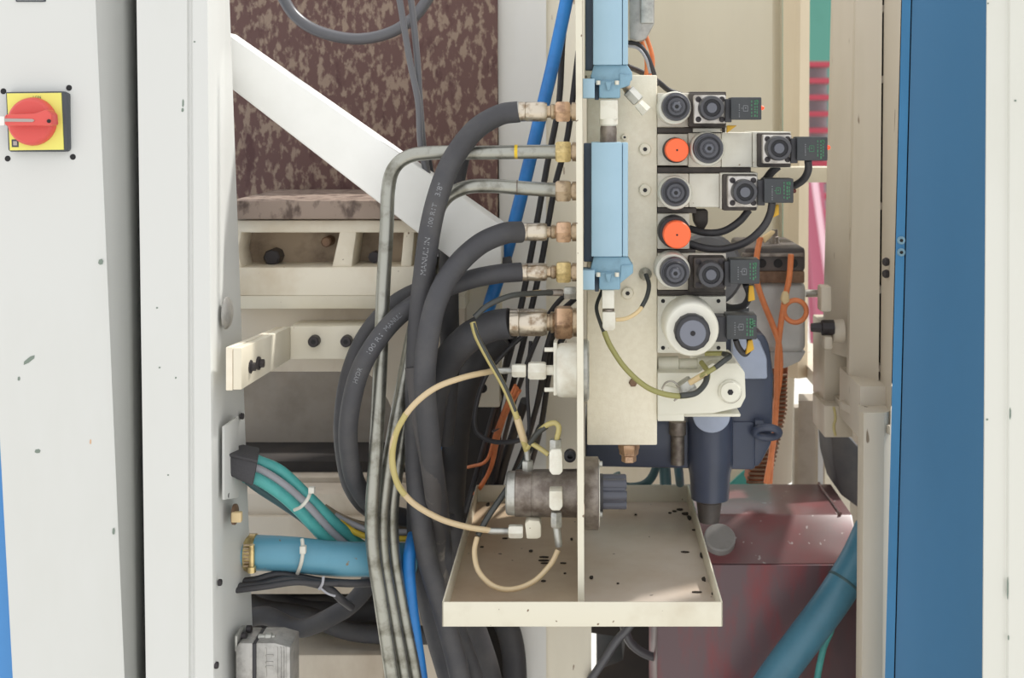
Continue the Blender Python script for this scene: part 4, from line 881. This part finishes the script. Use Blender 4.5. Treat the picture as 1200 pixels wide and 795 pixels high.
obj('wire_clip', G().tube(px_path([(776,456,1.585),(780,449,1.583),(788,447,1.582),(795,453,1.58),(797,463,1.58),(790,470,1.582)]), .0012, 8), 'steel', ng)

# valve plug cables
cable('black cable from the second plug bending down behind the third plug', [(947,188,1.605),(947,200,1.61),(941,211,1.62),(928,219,1.63),(912,224,1.65)], 4.6, 'cable_black')
cable('black cable from the third plug sweeping far under the orange cap', [(905,237,1.60),(902,252,1.605),(893,268,1.61),(874,284,1.62),(848,292,1.63),(826,291,1.635),(808,286,1.64)], 4.6, 'cable_black')
cable('black cable from under the third coil sweeping left', [(878,246,1.64),(866,260,1.64),(848,271,1.645),(828,273,1.65),(808,268,1.66)], 4.4, 'cable_black')
cable('short black cable between second and third valves', [(912,195,1.65),(904,202,1.65),(896,212,1.66),(880,224,1.67)], 4.8, 'cable_black')
cable('black looped cable under the fifth plug', [(874,333,1.61),(878,346,1.62),(872,358,1.63),(858,361,1.64),(848,358,1.65)], 4.2, 'cable_black')
cable('black looped cable under the lowest plug', [(862,398,1.61),(866,408,1.615),(873,415,1.62),(878,408,1.62),(878,398,1.61)], 3.6, 'cable_black')
for (pts_, lb) in [([(908,240),(911,252),(904,256)],'yellow cable tag under the third plug'),([(878,335),(883,352),(877,354)],'yellow cable tag under the fifth plug'),([(877,399),(882,410),(874,416)],'yellow cable tag under the lowest plug'),([(852,147),(862,147),(852,156)],'yellow cable tag under the topmost plug')]:
    a, b, c = pts_
    solo('cable_tag', G().poly([(a[0],a[1]),(a[0]+5,a[1]),(b[0]+2,b[1]),(c[0],c[1])], 1.605, .008, .001), 'yellow_tag', lb, 'tag', 'yellow cable tags')
solo('bracket_clip', G().poly([(812,246),(830,246),(830,262),(822,274),(814,262)], 1.67, .03, .003), 'valve_dark', 'dark torn clip hanging beside the large orange cap', 'clip')
# top cables by the sensor head
cable('black cable curving from the sensor head over the manifold', [(736,50,1.68),(748,52,1.68),(758,64,1.68),(765,82,1.68),(770,100,1.69)], 2.8, 'cable_black')
cable('grey-white cable beside the black one at the sensor head', [(736,54,1.675),(748,57,1.675),(757,69,1.675),(762,86,1.68)], 1.8, 'cable_lightgrey')
cable('black cable passing behind the top of the manifold', [(733,77,1.70),(750,84,1.72),(770,95,1.74),(784,106,1.75),(800,112,1.76)], 3.4, 'cable_black')
cable('orange wire looping behind the grey sensor head, left', [(752,48,1.70),(756,60,1.70),(758,76,1.70),(757,92,1.71)], 2.6, 'orange_cable', 'wire', 'wire', 'orange wires at the sensor head')
cable('orange wire looping behind the grey sensor head, right', [(757,42,1.71),(763,60,1.71),(765,75,1.71),(762,92,1.71)], 2.6, 'orange_cable', 'wire', 'wire', 'orange wires at the sensor head')
# motor orange cables
cable('orange cable from the motor terminal, left branch', [(891,278,1.95),(887,300,1.95),(886,325,1.95),(893,350,1.95),(905,380,1.95),(913,405,1.95),(914,440,1.96),(908,480,1.97),(905,520,1.98),(902,566,1.99)], 3.6, 'orange_cable')
cable('orange cable from the motor terminal, right branch', [(927,298,1.95),(925,325,1.95),(920,350,1.95),(915,380,1.95),(911,420,1.95),(910,470,1.96),(906,520,1.97),(898,566,1.98)], 3.6, 'orange_cable')
solo('cable_loop', G().torus(P(932,365,1.95), YA, 13*k(1.95), 3*k(1.95), 32, 10), 'orange_cable', 'small coiled loop of orange cable beside the motor', 'cable')
solo('tape_knot', G().poly([(918,342),(924,342),(926,354),(919,358),(915,352)], 1.94, .012, .003), 'tan_tape', 'tan tape knot on the right orange motor cable', 'tape')
solo('tape_knot', G().poly([(893,278),(905,270),(910,272),(902,280),(896,286)], 1.95, .012, .003), 'tan_tape', 'tan tape scrap at the top of the motor terminal', 'tape')

# ================================================================== LEFT CABLES
Yb = 1.62
boot = thing('cable_boot', P(286, 570, 1.6), 'black rubber cable boot on the side of the left post', 'boot')
obj('boot', G().hexa([P(266,556,1.55),P(296,571,1.55),P(302,541,1.55),P(266,533,1.55),P(274,556,1.63),P(298,562,1.63),P(304,528,1.63),P(272,520,1.63)], .003), 'foam_black', boot)
obj('flap', G().prism([P(266,535,1.548),P(302,543,1.548),P(304,528,1.61),P(268,521,1.61)], (0,-.002,.004), .001), 'foam_black', boot)
TB = 'cables from the rubber boot'
for (pth, r, m, lb) in [
 ([(286,534,1.61),(304,541,1.61),(330,553,1.62),(362,583,1.64),(398,618,1.67),(428,642,1.70),(460,652,1.73)], 6.5, 'cable_teal', 'teal cable uppermost in the bundle from the rubber boot'),
 ([(286,547,1.60),(304,552,1.60),(330,568,1.61),(358,592,1.63),(386,622,1.66),(410,645,1.68)], 6, 'cable_lightgrey', 'light grey cable in the middle of the teal bundle'),
 ([(286,559,1.59),(302,562,1.59),(326,577,1.60),(350,598,1.62),(378,628,1.65),(398,645,1.67)], 7, 'cable_teal', 'teal cable lowest in the bundle from the rubber boot'),
 ([(290,562,1.60),(304,573,1.61),(330,590,1.63),(358,610,1.65),(384,638,1.67)], 5.5, 'cable_darkteal', 'dark teal cable under the bundle from the rubber boot'),
 ([(380,594,1.70),(400,606,1.70),(430,616,1.70),(480,619,1.72)], 3.6, 'cable_brown', 'brown-grey cable leaving the teal bundle towards the tubes'),
 ([(392,604,1.69),(412,614,1.69),(436,622,1.69),(480,624,1.70)], 3.4, 'cable_lightgrey', 'pale cable leaving the teal bundle towards the tubes'),
 ([(398,612,1.68),(418,625,1.68),(440,631,1.68),(485,632,1.69)], 3.4, 'cable_yellow', 'yellow cable running behind the steel tubes'),
 ([(396,608,1.70),(416,620,1.70),(440,627,1.70),(485,627,1.71)], 4, 'cable_brown', 'dark brown cable above the yellow cable')]: cable(lb, pth, r, m, group=TB, n=12)
zt_ = thing('cable_tie', P(357, 590, 1.61), 'white cable tie around the teal cable bundle', 'cable tie', 'white cable ties')
obj('band', G().tube(px_path([(364,577,1.60),(360,586,1.592),(353,594,1.592),(345,598,1.60)]), .0022, 8), 'tie_white', zt_)
obj('head', G().rect(361, 572, 368, 579, 1.592, .008, .001), 'tie_white', zt_)
# big blue duct
YD = 1.615
du = thing('blue_duct', P(380, 670, YD), 'thick light blue hose with brass clamp plugged into the left post', 'hose')
obj('duct', G().tube(px_path([(279,647,YD),(300,648,YD),(340,650,YD+.005),(390,655,YD+.02),(440,656,YD+.04),(480,656,YD+.08),(500,655,YD+.1)]), 20*k(YD), 28, 8), 'duct_blue', du)
obj('collar', G().lathe(P(277,648,YD), XA, [(0,22*k(YD)),(.006,22*k(YD)),(.007,20*k(YD)),(.007,0)], 32), 'rusty_ring', du)
cl = obj('hose_clamp', G().lathe(P(289,648,YD), XA, [(0,20.8*k(YD)),(.001,21.6*k(YD)),(.011,21.6*k(YD)),(.012,20.8*k(YD)),(.012,0)], 32), 'brass', du)
obj('clamp_screw', G().lathe(P(295,652,YD-.024), -ZA, [(-.014,3.4*k(YD)),(.012,3.4*k(YD)),(.013,5*k(YD)),(.020,5*k(YD)),(.020,0)], 12), 'brass', cl)
for i in range(7): obj('clamp_tooth', G().box(P(291,0,YD).x, P(300,0,YD).x, YD-.0240, YD-.0225, P(0,632+i*4,YD).z-.0009, P(0,632+i*4,YD).z+.0009), 'bronze_nut', cl)
tz = thing('cable_tie', P(352, 672, 1.59), 'white cable tie around the thick blue hose', 'cable tie', 'white cable ties')
obj('band', G().tube(px_path([(354,632,1.60),(355,645,1.593),(353,660,1.596),(348,674,1.61)]), .0024, 8), 'tie_white', tz)
obj('head', G().rect(351, 641, 358, 650, 1.588, .008, .001), 'tie_white', tz)
# black cables under the duct
BC = 'black cables under the blue duct'
for (pth, r, lb) in [
 ([(277,683,1.60),(300,680,1.60),(325,674,1.605),(350,677,1.61),(380,682,1.62),(420,684,1.63),(480,680,1.66)], 4.6, 'upper black cable under the thick blue hose'),
 ([(277,688,1.59),(305,686,1.59),(335,680,1.595),(362,683,1.60),(385,690,1.61),(400,703,1.62),(412,712,1.64)], 4.6, 'middle black cable under the thick blue hose bending down'),
 ([(277,692,1.585),(310,688,1.585),(345,683,1.59),(372,684,1.60),(395,684,1.61)], 3.6, 'lower black cable under the thick blue hose')]: cable(lb, pth, r, 'cable_black', group=BC, n=12)
t3 = thing('cable_tie', P(377, 692, 1.59), 'grey cable tie with trailing tail on the black cables', 'cable tie')
obj('band', G().tube(px_path([(379,676,1.60),(378,684,1.597),(374,691,1.60)]), .0018, 8), 'cable_lightgrey', t3)
obj('tail', G().tube(px_path([(376,690,1.598),(384,696,1.598),(393,699,1.60)]), .0014, 8), 'cable_lightgrey', t3)
# junction box
jb = thing('junction_box', P(308, 810, 1.58), 'cast aluminium junction box with black seal on the left post', 'junction box')
Yj = 1.555
obj('base', G().poly([(276,760),(280,754),(296,754),(296,850),(276,850)], Yj, .05, .002), 'aluminium_cast', jb)
obj('seal', G().rect(295.5, 755, 300, 850, Yj+.001, .048, .0005), 'rubber_dark', jb)
obj('cover', G().poly([(300,754),(322,754),(340,759),(340,850),(300,850)], Yj, .05, .0015), 'aluminium_cast', jb)
for x in (324, 328, 331, 334): obj('ridge', G().rect(x, 759, x+1.4, 850, Yj-.0015, .003, .0004), 'aluminium_cast', jb)
for (y, h) in ((768,1.5),(776,1.5),(781,1.5)): obj('emboss', G().rect(311, y, 320, y+h, Yj-.0012, .002), 'aluminium_cast', jb)
obj('emboss', G().rect(310.5, 760, 312, 795, Yj-.0012, .002), 'aluminium_cast', jb)
obj('hinge_plate', G().prism([S(275,746),S(284,733),S(284,752),S(275,764)], (.003,0,0), .0006), 'galvanized', jb)
for (x, y) in ((281,746),(287,738)): obj('hinge_screw', G().lathe(S(x,y)+XA*.002, XA, [(0,.005),(.006,.005),(.007,.003),(.007,0)], 12), 'screw_dark', jb)
obj('latch', G().lathe(P(297,753,Yj+.015), ZA, [(-.003,.0075),(.002,.0075),(.003,.005),(.003,0)], 16), 'galvanized', jb)
obj('latch_screw', G().lathe(P(307,747,Yj+.02), XA, [(-.004,.004),(.004,.004),(.005,.0055),(.012,.0055),(.013,.003),(.016,.003),(.016,0)], 12), 'galvanized', jb)

# ================================================================== BOTTOM RIGHT
bd = thing('blue_duct', P(905, 800, 1.86), 'thick teal-blue hose slanting in front of the red machine base', 'hose')
dp = px_path([(1022,620,1.90),(1003,660,1.89),(975,705,1.87),(940,752,1.86),(905,800,1.86),(860,870,1.86)])
obj('duct', G().tube(dp, 20.5*k(1.87), 28, 8), 'duct_teal', bd)
c = spline(dp, 8); i = 12
obj('band', G().lathe(c[i], c[i+1]-c[i], [(0,20.6*k(1.87)),(.001,21.2*k(1.87)),(.003,21.2*k(1.87)),(.004,20.6*k(1.87)),(.004,0)], 32), 'cable_darkteal', bd)
cable('thin teal cable hanging beside the thick teal-blue hose', [(985,690,1.90),(975,735,1.90),(965,760,1.90),(957,800,1.90),(952,850,1.90)], 4, 'cable_teal')
cable('grey hose loop hanging below the tray', [(690,800,2.0),(705,778,2.0),(722,752,2.0),(735,738,2.0),(750,715,2.0)], 5, 'cable_grey')
cable('grey hose loop under the tray on the right', [(730,730,2.05),(740,755,2.05),(765,770,2.05),(790,765,2.05),(806,745,2.05),(812,715,2.05)], 5, 'cable_grey')
cable('teal hose coming down from the pump port', [(794,540,1.80),(796,558,1.87),(797,572,1.98),(797,600,2.02),(795,700,2.03)], 5.5, 'duct_teal', 'hose', 'hose')
cable('teal hose loop behind the regulator knob', [(772,520,2.0),(768,550,1.99),(758,566,1.98),(742,571,1.98),(728,568,1.98),(722,555,1.98)], 5, 'cable_darkteal', 'hose', 'hose')
cable('dark teal hose behind the tray back rim', [(778,540,2.02),(780,565,2.02),(782,620,2.02)], 7, 'cable_darkteal', 'hose', 'hose')
